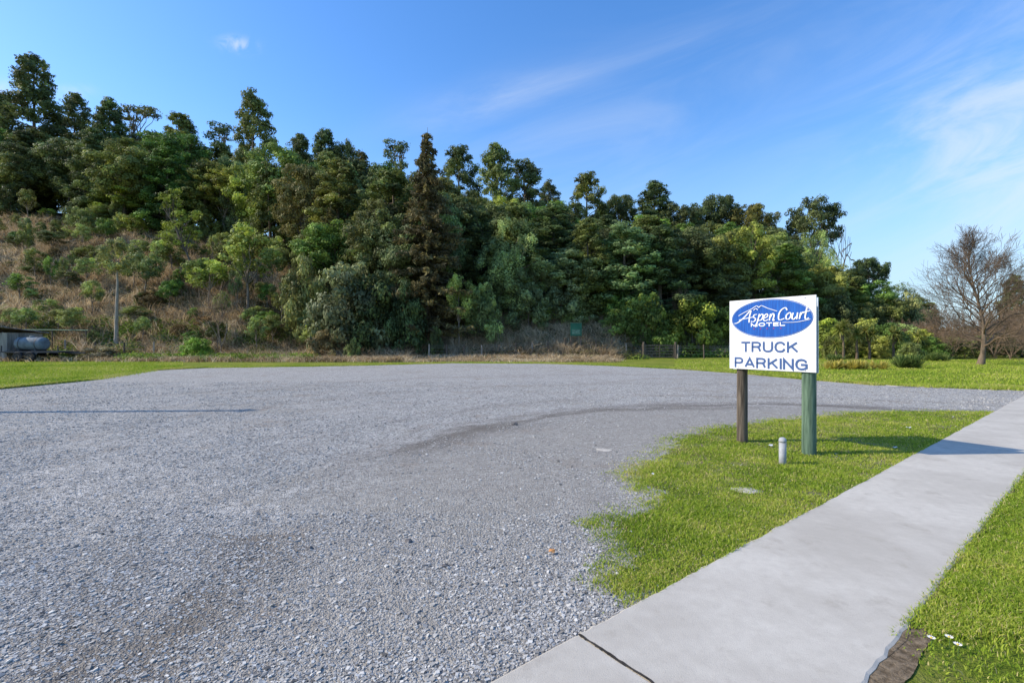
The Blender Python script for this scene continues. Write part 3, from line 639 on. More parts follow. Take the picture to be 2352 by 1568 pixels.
BL=[
(800,590,43.5,'bush',190,(.080,.095,.062),'large_bush','huge rounded grey-green bush left of the centre spruce trunk','bush'),
(700,585,46,'bush',120,(.095,.11,.05),'large_bush','rounded olive-grey bush left of the huge grey-green bush','bush'),
(860,610,44,'bush',150,DK,'dark_bush','dark bush squeezed between the huge grey-green bush and the spruce','bush'),
(930,640,44,'bush',110,DK,'dark_bush','nearly black bush around the foot of the centre spruce','bush'),
(1110,640,47,'bush',95,(.088,.11,.05),'upright_bush','upright grey-green bush right of the little round tree near the spruce','bush'),
(1215,640,49.5,'bush',115,GG,'broad_bush','grey-green bush below the pale feathery tree','bush'),
(1300,640,52,'bush',125,GG,'broad_bush','grey-green bush directly behind the notice board','bush'),
(1484,664,49,'bush',125,(.068,.085,.024),'rounded_bush','dense rounded olive bush left of the farm gate','bush'),
(1590,668,52,'bush',140,(.11,.125,.028),'rounded_bush','yellow-green bush right behind the farm gate','bush'),
(1690,690,54,'bush',120,(.095,.115,.03),'rounded_bush','yellow-green bush partly behind the left edge of the truck parking board','bush'),
(1800,680,58,'bush',150,OL,'broad_bush','olive bush hidden behind the truck parking board','bush'),
(1930,670,62,'bush',110,DO,'broad_bush','dull green bush above the cabbage trees','bush'),
(2020,690,64,'bush',110,OL,'broad_bush','olive bush above the right-hand cabbage trees','bush'),
(2090,670,66,'bush',90,(.085,.095,.05),'broad_bush','grey-green bush left of the bare spreading tree','bush'),
(1415,700,49.5,'bush',80,(.075,.095,.03),'small_bush','small green bush left of the rounded gate bush','bush'),
(745,745,41.5,'bush',90,(.12,.09,.055),'bramble_thicket','brown bramble thicket at the foot of the huge grey-green bush','bush'),
(812,770,40.5,'bush',45,(.07,.09,.04),'small_bush','small dark green bush in front of the brown bramble thicket','bush'),
(1000,740,43.2,'bush',40,DO,'small_bush','small dark bush right of the spruce trunk','bush'),
(450,765,41,'bush',80,(.09,.14,.03),'low_bush','low fresh green bush left of the leafless slope tree','bush'),
(345,655,50,'bush',70,(.07,.05,.03),'dead_bush','brown withered bush on the slope below the small pale tree','bush'),
(190,470,66,'bush',80,PG,'slope_bush','pale green bush at the top left of the dry slope','bush'),
(25,420,74,'bush',90,DO,'slope_bush','dark bush at the left edge above the dry slope','bush'),
(632,815,38.5,'bush',50,(.05,.10,.02),'low_bush','dark green low bush at the gravel edge below the slope','bush'),
(225,785,40,'bush',110,(.115,.095,.075),'dead_bush','low brown dead bush below the long-stemmed tree','bush'),
]
for q in BL: hero(*q,hmin=.7,sink=.3)
SL=[
(333,580,51,'small',85,(.115,.13,.06),'small_tree','bushy pale small tree right of the long-stemmed tree'),
(120,530,60,'small',65,DO,'small_tree','thin dark sapling on the left slope'),
(45,540,60,'small',55,OL,'small_tree','small olive sapling near the left edge of the slope'),
(200,565,57,'small',60,OL,'small_tree','slim sapling left of the long-stemmed slope tree'),
(395,560,56,'small',65,OL,'small_tree','low leafy sapling beside the leaning trunk'),
(480,590,50,'small',100,(.095,.125,.04),'small_tree','light green small tree left of the leafless slope tree'),
(570,520,50,'small',130,(.095,.12,.035),'small_tree','open green tree with a curved pale trunk low on the slope'),
(625,570,56,'small',50,PG,'small_tree','tiny pale tree right of the open green slope tree'),
(1054,625,45.5,'small',68,(.105,.12,.04),'small_tree','little round tree on a thin trunk right of the spruce'),
(530,560,58,'small',80,OL,'small_tree','olive sapling behind the open green slope tree'),
(155,620,52,'small',55,DO,'small_tree','dark low sapling on the left of the slope'),
(80,610,54,'small',60,DO,'small_tree','scruffy dark sapling above the shed and tank'),
(440,560,62,'small',60,OL,'small_tree','olive sapling just right of the leaning trunk'),
]
for q in SL: hero(*q)
hero(505,640,42.5,'bare',95,BR,'leafless_tree','leafless pale small tree at the foot of the dry slope')
hero(455,425,55,'sparse',110,(.11,.125,.03),'leaning_tree','leaning bare-trunked tree with a tuft of yellow-green leaves on the dry slope',tilt=(0,-.30))
random.seed(31); pl=[]
i=0; tries=0
while i<112 and tries<6000:
    tries+=1
    px=random.uniform(-90,730); dm=float(dmin(px)); D=43+(dm+2-43)*random.random()**1.15; x=(px-CX)/F*D
    if any((x-a)**2+(D-b)**2<2.4 for a,b in pl): continue
    pl.append((x,D)); u_=random.random(); upper=(D-43)/(dm-43)
    if u_<.62: place('small',x,D,random.uniform(2.2,5.2)*(1 if upper>.3 else .75),random.uniform(1.4,2.8),random.choice([GG,PG,OL,OL,GR,PG]),'slope_sapling','young tree scattered on the dry left slope','tree','young trees scattered over the dry slope')
    else: place('bush',x,D,random.uniform(.8,2.0),random.uniform(1.2,2.6),random.choice([GG,OL,OL,PG,GR,GR,BR]),'slope_shrub','low shrub scattered on the dry left slope','bush','low shrubs scattered over the dry slope',sink=.25)
    i+=1
random.seed(99)
SKX=[0,130,200,380,460,540,640,800,950,1100,1250,1300,1420,1560,1680,1780,1920,1960,2050,2120]
SKY=[265,300,275,310,315,320,325,350,365,430,450,470,475,490,505,510,590,640,680,705]
placed=[]; cnt=0
FK={'podo':('tall tapering evergreen packed in the hillside forest','evergreen_tree'),'broad':('round-crowned broadleaf tree packed in the hillside forest','broadleaf_tree'),'column':('narrow clumpy evergreen packed in the hillside forest','columnar_evergreen_tree'),'feather':('pale soft-leaved tree packed in the hillside forest','feathery_tree'),'sparse':('thin-crowned tree packed in the hillside forest','sparse_tree')}
tries=0
while cnt<205 and tries<9000:
    tries+=1
    px=random.uniform(-130,2110); dm=float(dmin(px)); D=dm+2+(104-dm)*random.random()**1.25*(1 if px<1900 else .4)
    x=(px-CX)/F*D
    if any((x-a)**2+(D-b)**2<(3.3+.018*D)**2 for a,b in placed): continue
    kd=random.choices(['podo','broad','column','feather','sparse'],[.30,.44,.14,.09,.03])[0]
    ys=float(np.interp(px,SKX,SKY))+random.uniform(0,50); z=tz(x,D); cap=H+(HY-ys)/F*D-z
    h=min(cap,{'podo':21,'broad':13,'column':18,'feather':9,'sparse':13}[kd]*random.uniform(.75,1.3))
    if h<4: continue
    w={'podo':8.5,'broad':8.5,'column':6.2,'feather':6,'sparse':6}[kd]*random.uniform(.8,1.2)*(1 if h>8 else .75)
    c=random.choice([DK,DO,OL,OL,GR,GR,(.058,.068,.025),(.09,.108,.03),(.068,.09,.045),(.085,.078,.035)] if kd!='feather' else [GG,PG])
    place(kd,x,D,h,w,c,FK[kd][1],FK[kd][0],group=FK[kd][1].replace('_',' ')+'s filling the hillside forest')
    placed.append((x,D)); cnt+=1
random.seed(5)
for i in range(54):
    px=random.choice([random.uniform(700,960),random.uniform(1440,2080),random.uniform(1000,1440)]) if i<48 else random.uniform(0,700); dm=float(dmin(px)); D=dm+random.uniform(.3,3.5); x=(px-CX)/F*D
    h=random.uniform(2.2,4.2)
    place('bush',x,D,h,random.uniform(3,5),random.choice([DO,OL,OL,GR,YG,(.085,.10,.04)]),'understorey_bush','dense bush in the undergrowth along the lower edge of the forest','bush','understorey bushes along the forest edge',sink=.3)
hero(2252,512,33.5,'bigbare',270,BR,'leafless_tree','large leafless spreading tree on the lawn at the far right',z=0,sink=.05)
random.seed(8)
for i,(px,yt,D,w) in enumerate([(2150,690,48,120),(2215,700,52,130),(2290,690,46,150),(2350,670,48,150),(2400,650,52,160),(2120,720,55,110),(2185,735,44,90),(2320,730,42,110),(2440,680,45,150),(2070,725,56,80),(2250,720,58,150),(2340,700,60,150)]):
    hero(px,yt,D,'brownbare',w,BR,'leafless_shrub','tangled leafless brown shrub in the thicket behind the bare tree','shrub',group='leafless brown shrubs in the right-hand thicket',z=0,sink=.1)
hero(2330,625,56,'podo',90,DO,'evergreen_tree','dark evergreen showing through the brown thicket at the right edge',z=0)
for i,(px,yt,D,w) in enumerate([(2180,765,47,120),(2270,765,49,130),(2360,760,50,140),(2080,765,52,120),(2000,765,54,110),(2440,760,52,140),(2225,745,60,160),(2310,740,62,170),(2130,742,62,150),(2400,740,62,170)]):
    hero(px,yt,D,'bush',w,random.choice([BR,OL,DO]),'low_hedge_bush','low scrubby bush along the back of the right-hand lawn','bush',hmin=.8,group='low bushes behind the right-hand lawn',z=0,sink=.2)
for i,(px,yt,D,w) in enumerate([(1905,725,50,100),(1950,735,48,90),(1990,725,51,105),(2035,735,49,95),(2075,742,50,100),(2115,750,49,85),(1925,760,45,75),(2020,765,46,80),(2140,770,45,75),(2090,780,42,65)]):
    hero(px,yt,D,'bush',w,[YG,OL,(.12,.13,.04),GR,PG][i%5],'planted_shrub','yellow-green shrub in the planting behind the cabbage trees','bush',hmin=.8,group='shrubs planted among the cabbage trees',z=0,sink=.2)
def rosette(n,L,w,r,elev=(.1,1.4),c=(0,0,0),droop=.5):
    V=[];Fq=[];k=0
    for i in range(n):
        a=r.random()*6.283; e=r.uniform(*elev); l=L*r.uniform(.7,1.1); dv=np.array([math.cos(a)*math.cos(e),math.sin(a)*math.cos(e),math.sin(e)]); sd=np.array([-math.sin(a),math.cos(a),0])
        for j,f in enumerate((0,.35,.7,1)):
            p=np.array(c)+dv*l*f+np.array([0,0,-droop*l*.5*f**2.5]); ww=w*(.6,1,.8,.05)[j]*.5
            V+=[p-sd*ww,p+sd*ww]
        Fq+=[(k+2*j,k+2*j+1,k+2*j+3,k+2*j+2) for j in range(3)]; k+=8
    return np.array(V),np.array(Fq)
def cabbage(px,yt,D,label,heads,sd):
    r=np.random.default_rng(sd); x=(px-CX)/F*D; z=tz(x,D); top=H+(HY-yt)/F*D; h=max(1.2,top-z-.4)
    o=thing('cabbage_tree',label,'cabbage tree',(x,D,z-.05)); tb=Tubes(); Vs=[];Fs=[];k=0
    tb.add([(0,0,0),(.03,0,h*.3),(0,.03,h*.55)],[.12,.1,.09])
    for i in range(heads):
        a=i*2.1+sd; e=np.array([math.cos(a)*.35*(heads>1),math.sin(a)*.35*(heads>1),h*(1-.12*i)-.2]); tb.add([(0,.03,h*.5),e*np.array([.7,.7,.85]),e],[.08,.07,.06])
        V,Fq=rosette(150,.95,.08,r,(-.8,1.5),e,.4); Vs.append(V);Fs.append(Fq+k);k+=len(V)
    ob('trunk',tb.mesh('trunk',M['brownbark']),o)
    V=np.concatenate(Vs);Fq=np.concatenate(Fs); ob('crown',npmesh('crown',V,Fq,M['cabb'],np.repeat(np.clip(r.normal(.5,.25,len(Fq)//3),0,1),3)),o)
cabbage(1937,732,43,'tallest spiky cabbage tree just right of the truck parking board',2,1)
cabbage(1968,752,43.5,'small spiky cabbage tree second from the truck parking board',1,2)
cabbage(1997,744,44,'two-headed cabbage tree third from the truck parking board',2,3)
cabbage(2052,750,44,'cabbage tree above the dark green flax',2,4)
cabbage(2110,758,45,'rightmost spiky cabbage tree before the bare tree',1,5)
cabbage(1920,775,42,'lowest cabbage tree rising beside the board edge',1,6)
def flax(px,py,w,h,n,mat,label,sd,name='flax_clump'):
    r=np.random.default_rng(sd); x,y=G(px,py); Vs=[];Fs=[];k=0
    for i in range(n):
        V,Fq=rosette(38,h,.065,r,(.5,1.5),(r.uniform(-w/2,w/2),r.uniform(-.4,.4),0),.35); Vs.append(V);Fs.append(Fq+k);k+=len(V)
    V=np.concatenate(Vs);Fq=np.concatenate(Fs)
    tag(ob(name,npmesh(name,V,Fq,M[mat],np.repeat(np.clip(r.normal(.55,.22,len(Fq)//3),0,1),3)),loc=(x,y,0)),label,'flax')
flax(1962,849,3.1,.72,20,'flax','long yellow-striped flax clump at the lawn edge right of the board',1)
flax(2080,846,1.4,1.05,12,'gflax','dark green flax clump right of the yellow flax',2)
flax(2155,830,1.6,.9,11,'gflax','low green flax clump left of the bare tree trunk',3)
flax(1918,832,.9,.8,7,'gflax','green flax tuft tucked against the right side of the board',4)

# ---------------------------------------------------------------- truck parking sign
th=math.atan2(-.835,.55); sc=(3.94,7.28)
sg=thing('roadside_sign','white truck parking sign with blue oval logo on two timber posts in the grass','sign',(sc[0],sc[1],0),th)
W=1.29;HB=1.075;zt=2.245
def postmesh(r0,h):
    prof=[(r0*1.02,-.4),(r0*1.02,.02),(r0,.5),(r0*.99,1.1),(r0*.98,h-.02),(r0*.9,h)]
    return MB().lathe(prof,(0,0,0),20)
postmesh(.080,2.1).build('post',M['darkwood'],sg,(-.5,0,0),True)['label']='dark weathered left post'
postmesh(.092,2.12).build('post',M['greenwood'],sg,(.5,0,0),True)['label']='green treated right post'
fp=MB().box((0,0,-HB/2),(W,.018,HB)).build('front_panel',M['white'],sg,(0,-.104,zt))
MB().box((0,0,-HB/2),(W,.018,HB)).build('back_panel',M['backw'],sg,(-.07,.104,zt-.02))
for zz in(-.2,-.85): MB().box((0,0,0),(W*.9,.02,.06)).build('rail',M['greywood'],sg,(0,-.084,zt+zz))
for bx in(-.5,.5):
    for bz in(-.03,-1.05): MB().lathe([(.009,0),(.009,.004),(.005,.006)],(0,0,0),8,'y').build('bolt',M['galv'],fp,(bx,-.0155,bz))
def SP(px,py): return ((px-1777.5)/200*W,-(py-684)/167*HB)
def ellipse(a,b,n=72): return [(a*math.cos(2*math.pi*i/n),b*math.sin(2*math.pi*i/n)) for i in range(n)]
oc=SP(1778,731)
a_,b_=.607,.289
y0=-.0125
o_=ellipse(a_,b_);i_=ellipse(a_-.008,b_-.008);n=72
MB().add([(oc[0]+p[0],y0,oc[1]+p[1]) for p in o_]+[(oc[0]+p[0],y0,oc[1]+p[1]) for p in i_],[(i,(i+1)%n,n+(i+1)%n,n+i) for i in range(n)]).build('logo_rim',M['blue'],fp)
MB().add([(oc[0]+p[0],y0,oc[1]+p[1]) for p in ellipse(a_-.013,b_-.013)],[tuple(range(72))]).build('logo_oval',M['blue'],fp)
def capletters(word,cx,cy,w,h,th_,mat,name,y):
    L={'T':(.82,[[(0,1),(1,1)],[(.5,1),(.5,0)]]),
    'R':(.90,[[(0,0),(0,1),(.62,1),(.86,.93),(.95,.76),(.86,.58),(.62,.5),(0,.5)],[(.55,.5),(.78,.4),(.95,0)]]),
    'U':(.88,[[(0,1),(0,.32),(.08,.12),(.28,.01),(.5,-.01),(.72,.01),(.92,.12),(1,.32),(1,1)]]),
    'C':(.93,[[(.98,.70),(.90,.88),(.72,.99),(.5,1.01),(.25,.96),(.07,.78),(0,.5),(.07,.22),(.25,.04),(.5,-.01),(.74,.02),(.91,.14),(.98,.32)]]),
    'K':(.92,[[(0,0),(0,1)],[(.95,1),(.0,.38)],[(.34,.62),(1,0)]]),
    'P':(.82,[[(0,0),(0,1),(.65,1),(.9,.92),(1,.73),(.9,.52),(.65,.44),(0,.44)]]),
    'A':(.98,[[(0,0),(.5,1),(1,0)],[(.17,.30),(.83,.30)]]),
    'I':(.0,[[(0,0),(0,1)]]),'N':(.86,[[(0,0),(0,1),(1,0),(1,1)]]),
    'G':(1.0,[[(.96,.72),(.86,.89),(.7,.98),(.5,1.01),(.25,.96),(.07,.78),(0,.5),(.07,.22),(.25,.04),(.5,-.01),(.76,.03),(.98,.15),(.98,.48),(.55,.48)]]),
    'M':(1.0,[[(0,0),(0,1),(.5,.06),(1,1),(1,0)]]),'O':(1.0,[[(.5,1.01),(.25,.96),(.07,.78),(0,.5),(.07,.22),(.25,.04),(.5,-.01),(.75,.04),(.93,.22),(1,.5),(.93,.78),(.75,.96),(.5,1.01)]]),
    'E':(.74,[[(1,1),(0,1),(0,0),(1,0)],[(0,.52),(.92,.52)]]),'L':(.68,[[(0,1),(0,0),(1,0)]])}
    tot=sum(L[c][0] for c in word); gap=.34; units=tot+gap*(len(word)-1); s=(w-th_)/units; hh_=h-th_; x=cx-w/2+th_/2; mb=MB(); kk_=0
    for c in word:
        ww_,ss=L[c]
        for S_ in ss:
            pts=[np.array([x+p[0]*ww_*s,cy-hh_/2+p[1]*hh_]) for p in S_]; vs=[]; n=len(pts)
            for j in range(n):
                t1=pts[j]-pts[j-1] if j else pts[1]-pts[0]; t2=pts[j+1]-pts[j] if j<n-1 else t1
                t1=t1/np.linalg.norm(t1); t2=t2/np.linalg.norm(t2); n1=np.array([-t1[1],t1[0]]);n2=np.array([-t2[1],t2[0]]); mm=n1+n2; ml=mm@mm
                mm=mm/max(ml,.35)*2*th_/2 if ml>1e-6 else n1*th_/2
                p=pts[j].copy()
                if j==0: p=p-t1*(th_/2 if len(S_)>1 and (abs(t1[0])<.01 or abs(t1[1])<.01) and not(c in 'CGO') else 0)
                if j==n-1: p=p+t2*(th_/2 if (abs(t2[0])<.01 or abs(t2[1])<.01) and not(c in 'CO') else 0)
                vs+=[(p[0]-mm[0],y-.00025*kk_,p[1]-mm[1]),(p[0]+mm[0],y-.00025*kk_,p[1]+mm[1])]
            mb.add(vs,[(2*j,2*j+1,2*j+3,2*j+2) for j in range(n-1)]); kk_+=1
        x+=(ww_+gap)*s
    return mb.build(name,mat,fp)
p=SP(1775,797); capletters('TRUCK',p[0],p[1],.665*W,.160,.029,M['navy'],'truck_lettering',y0)
p=SP(1776,835); capletters('PARKING',p[0],p[1],.85*W,.160,.029,M['navy'],'parking_lettering',y0)
p=SP(1773,744.5); capletters('MOTEL',p[0],p[1],.40*W,.058,.015,M['wlet'],'motel_lettering',y0-.003)
def catmull(P,n=6):
    P=[P[0]]+list(P)+[P[-1]]; o=[]
    for i in range(1,len(P)-2):
        for k in range(n):
            t_=k/n; a,b,c,d_=[np.array(q,float) for q in P[i-1:i+3]]
            o.append(.5*((2*b)+(-a+c)*t_+(2*a-5*b+4*c-d_)*t_*t_+(-a+3*b-3*c+d_)*t_**3))
    o.append(np.array(P[-2],float)); return o
def strokes(SS,wd,name,mat,y,sh=0):
    mb=MB()
    for i,S_ in enumerate(SS):
        pts=[np.array(SP(1777+(q[0]-1781+sh*(737-q[1]))*.95,q[1])) for q in catmull(S_)]; n=len(pts); T=nrm(np.gradient(np.array(pts),axis=0)); vs=[]
        for j,(q,tt_) in enumerate(zip(pts,T)):
            nn=np.array([-tt_[1],tt_[0]]); w_=wd*(.5+.6*abs(tt_[1]))*(1 if 0<j<n-1 else .5)*.5
            yy=y-.0003*i
            vs+=[(q[0]-nn[0]*w_,yy,q[1]-nn[1]*w_),(q[0]+nn[0]*w_,yy,q[1]+nn[1]*w_)]
        mb.add(vs,[(2*j,2*j+1,2*j+3,2*j+2) for j in range(n-1)])
    mb.build(name,mat,fp)
strokes([[(1690,740),(1700,738),(1716,725),(1730,710),(1729,724),(1730,739)],[(1702,732),(1718,729),(1740,726)],
 [(1748,720),(1741,721),(1740,726),(1746,731),(1742,737),(1734,736)],
 [(1754,719),(1752,735),(1749,750)],[(1754,726),(1760,720),(1764,724),(1761,733),(1753,735)],
 [(1767,730),(1775,726),(1773,720),(1768,723),(1766,731),(1770,736),(1778,733)],
 [(1782,720),(1781,736)],[(1782,729),(1787,720),(1791,724),(1790,736),(1794,734)],
 [(1820,714),(1815,708),(1806,713),(1802,724),(1805,735),(1817,732)],
 [(1825,720),(1820,726),(1822,734),(1828,733),(1831,726),(1828,720),(1824,720)],
 [(1835,720),(1834,731),(1838,735),(1844,729)],[(1845,720),(1845,735)],
 [(1851,735),(1852,720)],[(1852,727),(1856,720),(1860,722)],
 [(1864,709),(1863,730),(1866,735),(1872,733)],[(1856,720),(1872,718)]],.019,'script_lettering',M['wlet'],y0-.003,.16)
strokes([[(1812,741),(1845,741),(1876,736)],[(1702,722),(1716,715),(1736,707),(1750,700),(1756,704),(1762,700),(1778,707),(1792,712),(1801,715)],[(1742,710),(1748,706),(1753,710)]],.012,'mountain_outline',M['wlet'],y0-.009)
for i in range(5):
    c=SP(1741+i*15.5,754); vs=[]
    for k in range(10):
        a=math.pi/2+k*math.pi/5; rr=.017 if k%2==0 else .007; vs.append((c[0]+rr*math.cos(a),y0-.003,c[1]+rr*math.sin(a)))
    MB().add(vs,[tuple(range(10))]).build('star',M['red'],fp)

bx,by=G(1802,1070)
o=thing('marker_post','short grey capped pipe standing in the grass in front of the sign','marker post',(bx,by+.045,0))
MB().lathe([(.044,-.1),(.044,.30)],(0,0,0),20).build('pipe',M['pvc'],o,smooth=True)
MB().lathe([(.047,.295),(.047,.315),(.043,.335),(.032,.350),(.015,.357),(.002,.358)],(0,0,0),20).build('cap',M['pvc'],o,smooth=True)
o=thing('utility_pole','tall timber power pole beyond the left edge casting the thin shadow on the gravel','pole',(-17.6,10.6,0))
MB().lathe([(.15,-.5),(.14,3),(.11,8.0),(.10,8.15)],(0,0,0),14).build('shaft',M['greywood'],o,smooth=True)
MB().box((0,.0,8.0),(.08,.5,.08)).build('crossarm',M['greywood'],o)
def fence(pxs,Ds,label,step=2.1,hp=1.05):
    P0=np.array([(pxs[0]-CX)/F*Ds[0],Ds[0]]);P1=np.array([(pxs[1]-CX)/F*Ds[1],Ds[1]]); L=np.linalg.norm(P1-P0);n=int(L/step)
    o=thing('wire_fence',label,'fence',(P0[0],P0[1],0)); pts=[]
    for i in range(n+1):
        q=P0+(P1-P0)*i/n; z=tz(*q); h=hp*random.uniform(.92,1.1); l=random.uniform(-.08,.08)
        pts.append((q[0]-P0[0],q[1]-P0[1],z))
        MB().cyl((q[0]-P0[0],q[1]-P0[1],z-.2),(q[0]-P0[0]+l,q[1]-P0[1],z+h),.08,.065,7).build('post',M['darkwood'] if i%3 else M['greywood'],o)
    for k in(.35,.6,.85,1.0):
        mb=MB()
        for a,b in zip(pts[:-1],pts[1:]): mb.cyl((a[0],a[1],a[2]+k*hp*.95),(b[0],b[1],b[2]+k*hp*.95),.008,n=4,caps=False)
        mb.build('wire',M['wire'],o)
fence((985,1474),(42.3,46.6),'low post and wire fence between the spruce trunk and the farm gate',1.5,1.3)
fence((1556,1680),(46.5,45.5),'short post and wire fence right of the farm gate',1.8,1.2)
fence((150,420),(42.0,42.0),'post and wire fence across the foot of the dry slope at left',2.2,1.3)
gx=(1481-CX)/F*44.5; g2=(1549-CX)/F*44.5; GW=g2-gx
o=thing('farm_gate','dark timber barred farm gate at the back edge of the gravel','gate',(gx,44.5,0))
for xx in(-.1,GW+.1): MB().lathe([(.12,-.2),(.11,1.5),(.08,1.55)],(0,0,0),10).build('gate_post',M['darkwood'],o,(xx,0,0))
for i in range(5): MB().box((GW/2,0,.2+i*.26),(GW,.035,.12)).build('rail',M['darkwood'],o)
for xx in(.06,GW/2,GW-.06): MB().box((xx,-.04,.72),(.09,.035,1.2)).build('upright',M['darkwood'],o)
MB().box((GW/2,.04,.72),(math.hypot(GW,1.0),.03,.08),ry=-math.atan2(1.0,GW)).build('brace',M['darkwood'],o)
D=45;x=(1323-CX)/F*D; z=tz(x,D)
o=thing('notice_board','dark green notice board on posts in the dry grass at the forest track','notice board',(x,D,z))
zt2=H+(HY-742)/F*D-z
for s in(-1,1): MB().cyl((s*.46,.03,-.2),(s*.46,.03,zt2+.03),.05,n=8).build('post',M['darkwood'],o)
MB().box((0,-.05,zt2-.62),(1.06,.04,1.2)).build('board',M['dgreen'],o)
MB().box((0,-.075,zt2-.02),(1.14,.06,.06)).build('top_rail',M['greenwood'],o)
MB().box((0,-.075,zt2-.85),(.8,.01,.45)).build('map_panel',simple('faded_map',(.10,.20,.14),.6,.4,6),o)
o=thing('farm_shed','weathered grey farm shed cut by the left edge of the picture','shed',(-43,39.5,0))
mb=MB()
for i in range(31):
    xx=-3.1+i*.21; mb.box((xx,-1.5+random.uniform(-.008,.008),1.15),(.195,.03,2.3+random.uniform(-.06,.03)))
for i in range(14):
    mb.box((3.2+random.uniform(-.008,.008),-1.4+i*.21,1.15),(.03,.195,2.3))
mb.build('wall',M['shed'],o)
MB().box((0,1.5,1.15),(6.4,.05,2.3)).build('back_wall',M['shed'],o)
MB().box((2.3,-1.53,1.0),(.85,.03,1.9)).build('door',M['darkwood'],o)
vs=[]; n=60
for i in range(n+1):
    xx=-3.5+i*7/n; zz=.035*(1 if i%2 else -1)
    vs+=[(xx,-1.85,2.72+zz),(xx,1.8,2.34+zz)]
MB().add(vs,[(2*i,2*i+2,2*i+3,2*i+1) for i in range(n)]).build('roof',M['rust'],o)
tx=(84-CX)/F*38.5
o=thing('farm_trailer','low dark flatbed trailer under the silver tank at left','trailer',(tx,38.5,0))
MB().box((.3,0,.78),(4.6,1.8,.12)).build('deck',M['steel'],o)
for sy in(-.95,.95):
    for sx_ in(-.5,.45):
        w_=MB().lathe([(.12,-.1),(.36,-.1),(.40,-.05),(.40,.05),(.36,.1),(.12,.1)],(0,0,0),18,'y').build('wheel',M['black'],o,(sx_,sy,.40))
        MB().lathe([(.0,-.07),(.17,-.105),(.17,.105),(.0,.07)],(0,0,0),12,'y').build('rim',M['rust'],w_)
MB().box((3.1,0,.7),(1.6,.1,.1)).build('drawbar',M['steel'],o)
for sx_ in(-1.9,2.5): MB().box((sx_,-.85,1.05),(.06,.06,.45)).build('stanchion',M['steel'],o)
o=thing('storage_tank','pale silver horizontal cylinder tank resting on the trailer at far left','tank',(tx-.35,38.5,.84))
MB().lathe([(.02,-1.13),(.3,-1.1),(.46,-1.02),(.52,-.9),(.52,.9),(.46,1.02),(.3,1.1),(.02,1.13)],(0,0,.58),24,'x').build('tank_body',M['tank'],o,smooth=True)
for sx_ in(-.65,.65):
    MB().box((sx_,0,.06),(.14,.9,.14)).build('saddle',M['steel'],o)
    MB().lathe([(.528,-.03),(.528,.03)],(0,0,.58),24,'x').build('strap',M['steel'],o,(sx_,0,0))
MB().lathe([(.17,1.05),(.17,1.16),(.14,1.19),(.02,1.2)],(0,0,0),14).build('hatch',M['tank'],o)
x=(115-CX)/F*43
o=thing('pipe_rail','thin pale green horizontal rail on posts behind the tank','rail',(x,43,tz(x,43)))
MB().cyl((-3,0,1.9),(3.4,0,1.85),.05,n=8).build('rail',simple('green_rail',(.14,.22,.12),.6),o)
for xx in(-2.8,.2,3.2): MB().cyl((xx,0,-.2),(xx,0,1.9),.05,n=8).build('post',M['darkwood'],o)

def stone(px,py,s,label,mat='rock',flat=.6,name='rock',cat='stone',zz=.0,group=None):
    r=np.random.default_rng(int(px)); bm=bmesh.new(); bmesh.ops.create_icosphere(bm,subdivisions=2,radius=s)
    for v in bm.verts:
        k=1+r.uniform(-.22,.22); v.co=(v.co.x*k,v.co.y*k*.8,v.co.z*k*flat)
    me=bpy.data.meshes.new(name); bm.to_mesh(me); bm.free(); me.materials.append(M[mat])
    x,y=G(px,py); tag(ob(name,me,loc=(x,y,s*flat*.5+zz)),label,cat,group)
stone(1183,977,.065,'dark angular rock lying alone on the worn tyre track')
stone(938,1246,.032,'dark stone larger than the gravel around it, mid foreground')
stone(1022,1302,.025,'small dark stone right of the larger foreground stone')
stone(712,1262,.025,'bluish dark stone in the left foreground gravel')
stone(1713,1128,.155,'flat pale buried stone in the grass in front of the sign','conc',.09,'flat_stone')
stone(1385,1034,.12,'pale dusty flat stone at the gravel beside the grass','conc',.05,'flat_stone')
def flatbit(px,py,s,label,mat,name,cat,zz=.02,group=None):
    r=random.Random(px); x,y=G(px,py); vs=[(0,0,.012)]; n=9
    for i in range(n):
        a=2*math.pi*i/n; k=s*r.uniform(.6,1.15); vs.append((k*math.cos(a),k*.7*math.sin(a),r.uniform(0,.02)))
    o=MB().add(vs,[(0,i+1,(i+1)%n+1) for i in range(n)]).build(name,M[mat],None,(x,y,zz)); tag(o,label,cat,group)
flatbit(1268,1274,.032,'small orange dead leaf on the gravel near the grass corner','orange','dead_leaf','leaf')
flatbit(1770,1029,.045,'crumpled pale scrap of paper between the sign posts','paper','paper_scrap','litter',.03)
flatbit(2055,1033,.05,'white scrap of litter in the sign shadow','paper','paper_scrap','litter',.03)
flatbit(2088,987,.05,'small white scrap in the grass near the path, beyond the sign shadow','paper','paper_scrap','litter',.03)
flatbit(1500,1096,.02,'tiny pale scrap at the left side of the grass patch','paper','paper_scrap','litter',.03)
x,y=G(2165,889)
me_=blob(0,0,1.7,.55,50,4,-.15); mb=MB().add([(a,b,.02+.012*math.sin(i*1.7)) for i,(a,b) in enumerate(me_)],[tuple(range(50))]); tag(mb.build('broken_concrete_patch',M['conc'],None,(x,y,0)),'pale broken concrete patch at the lawn edge on the right','concrete patch')
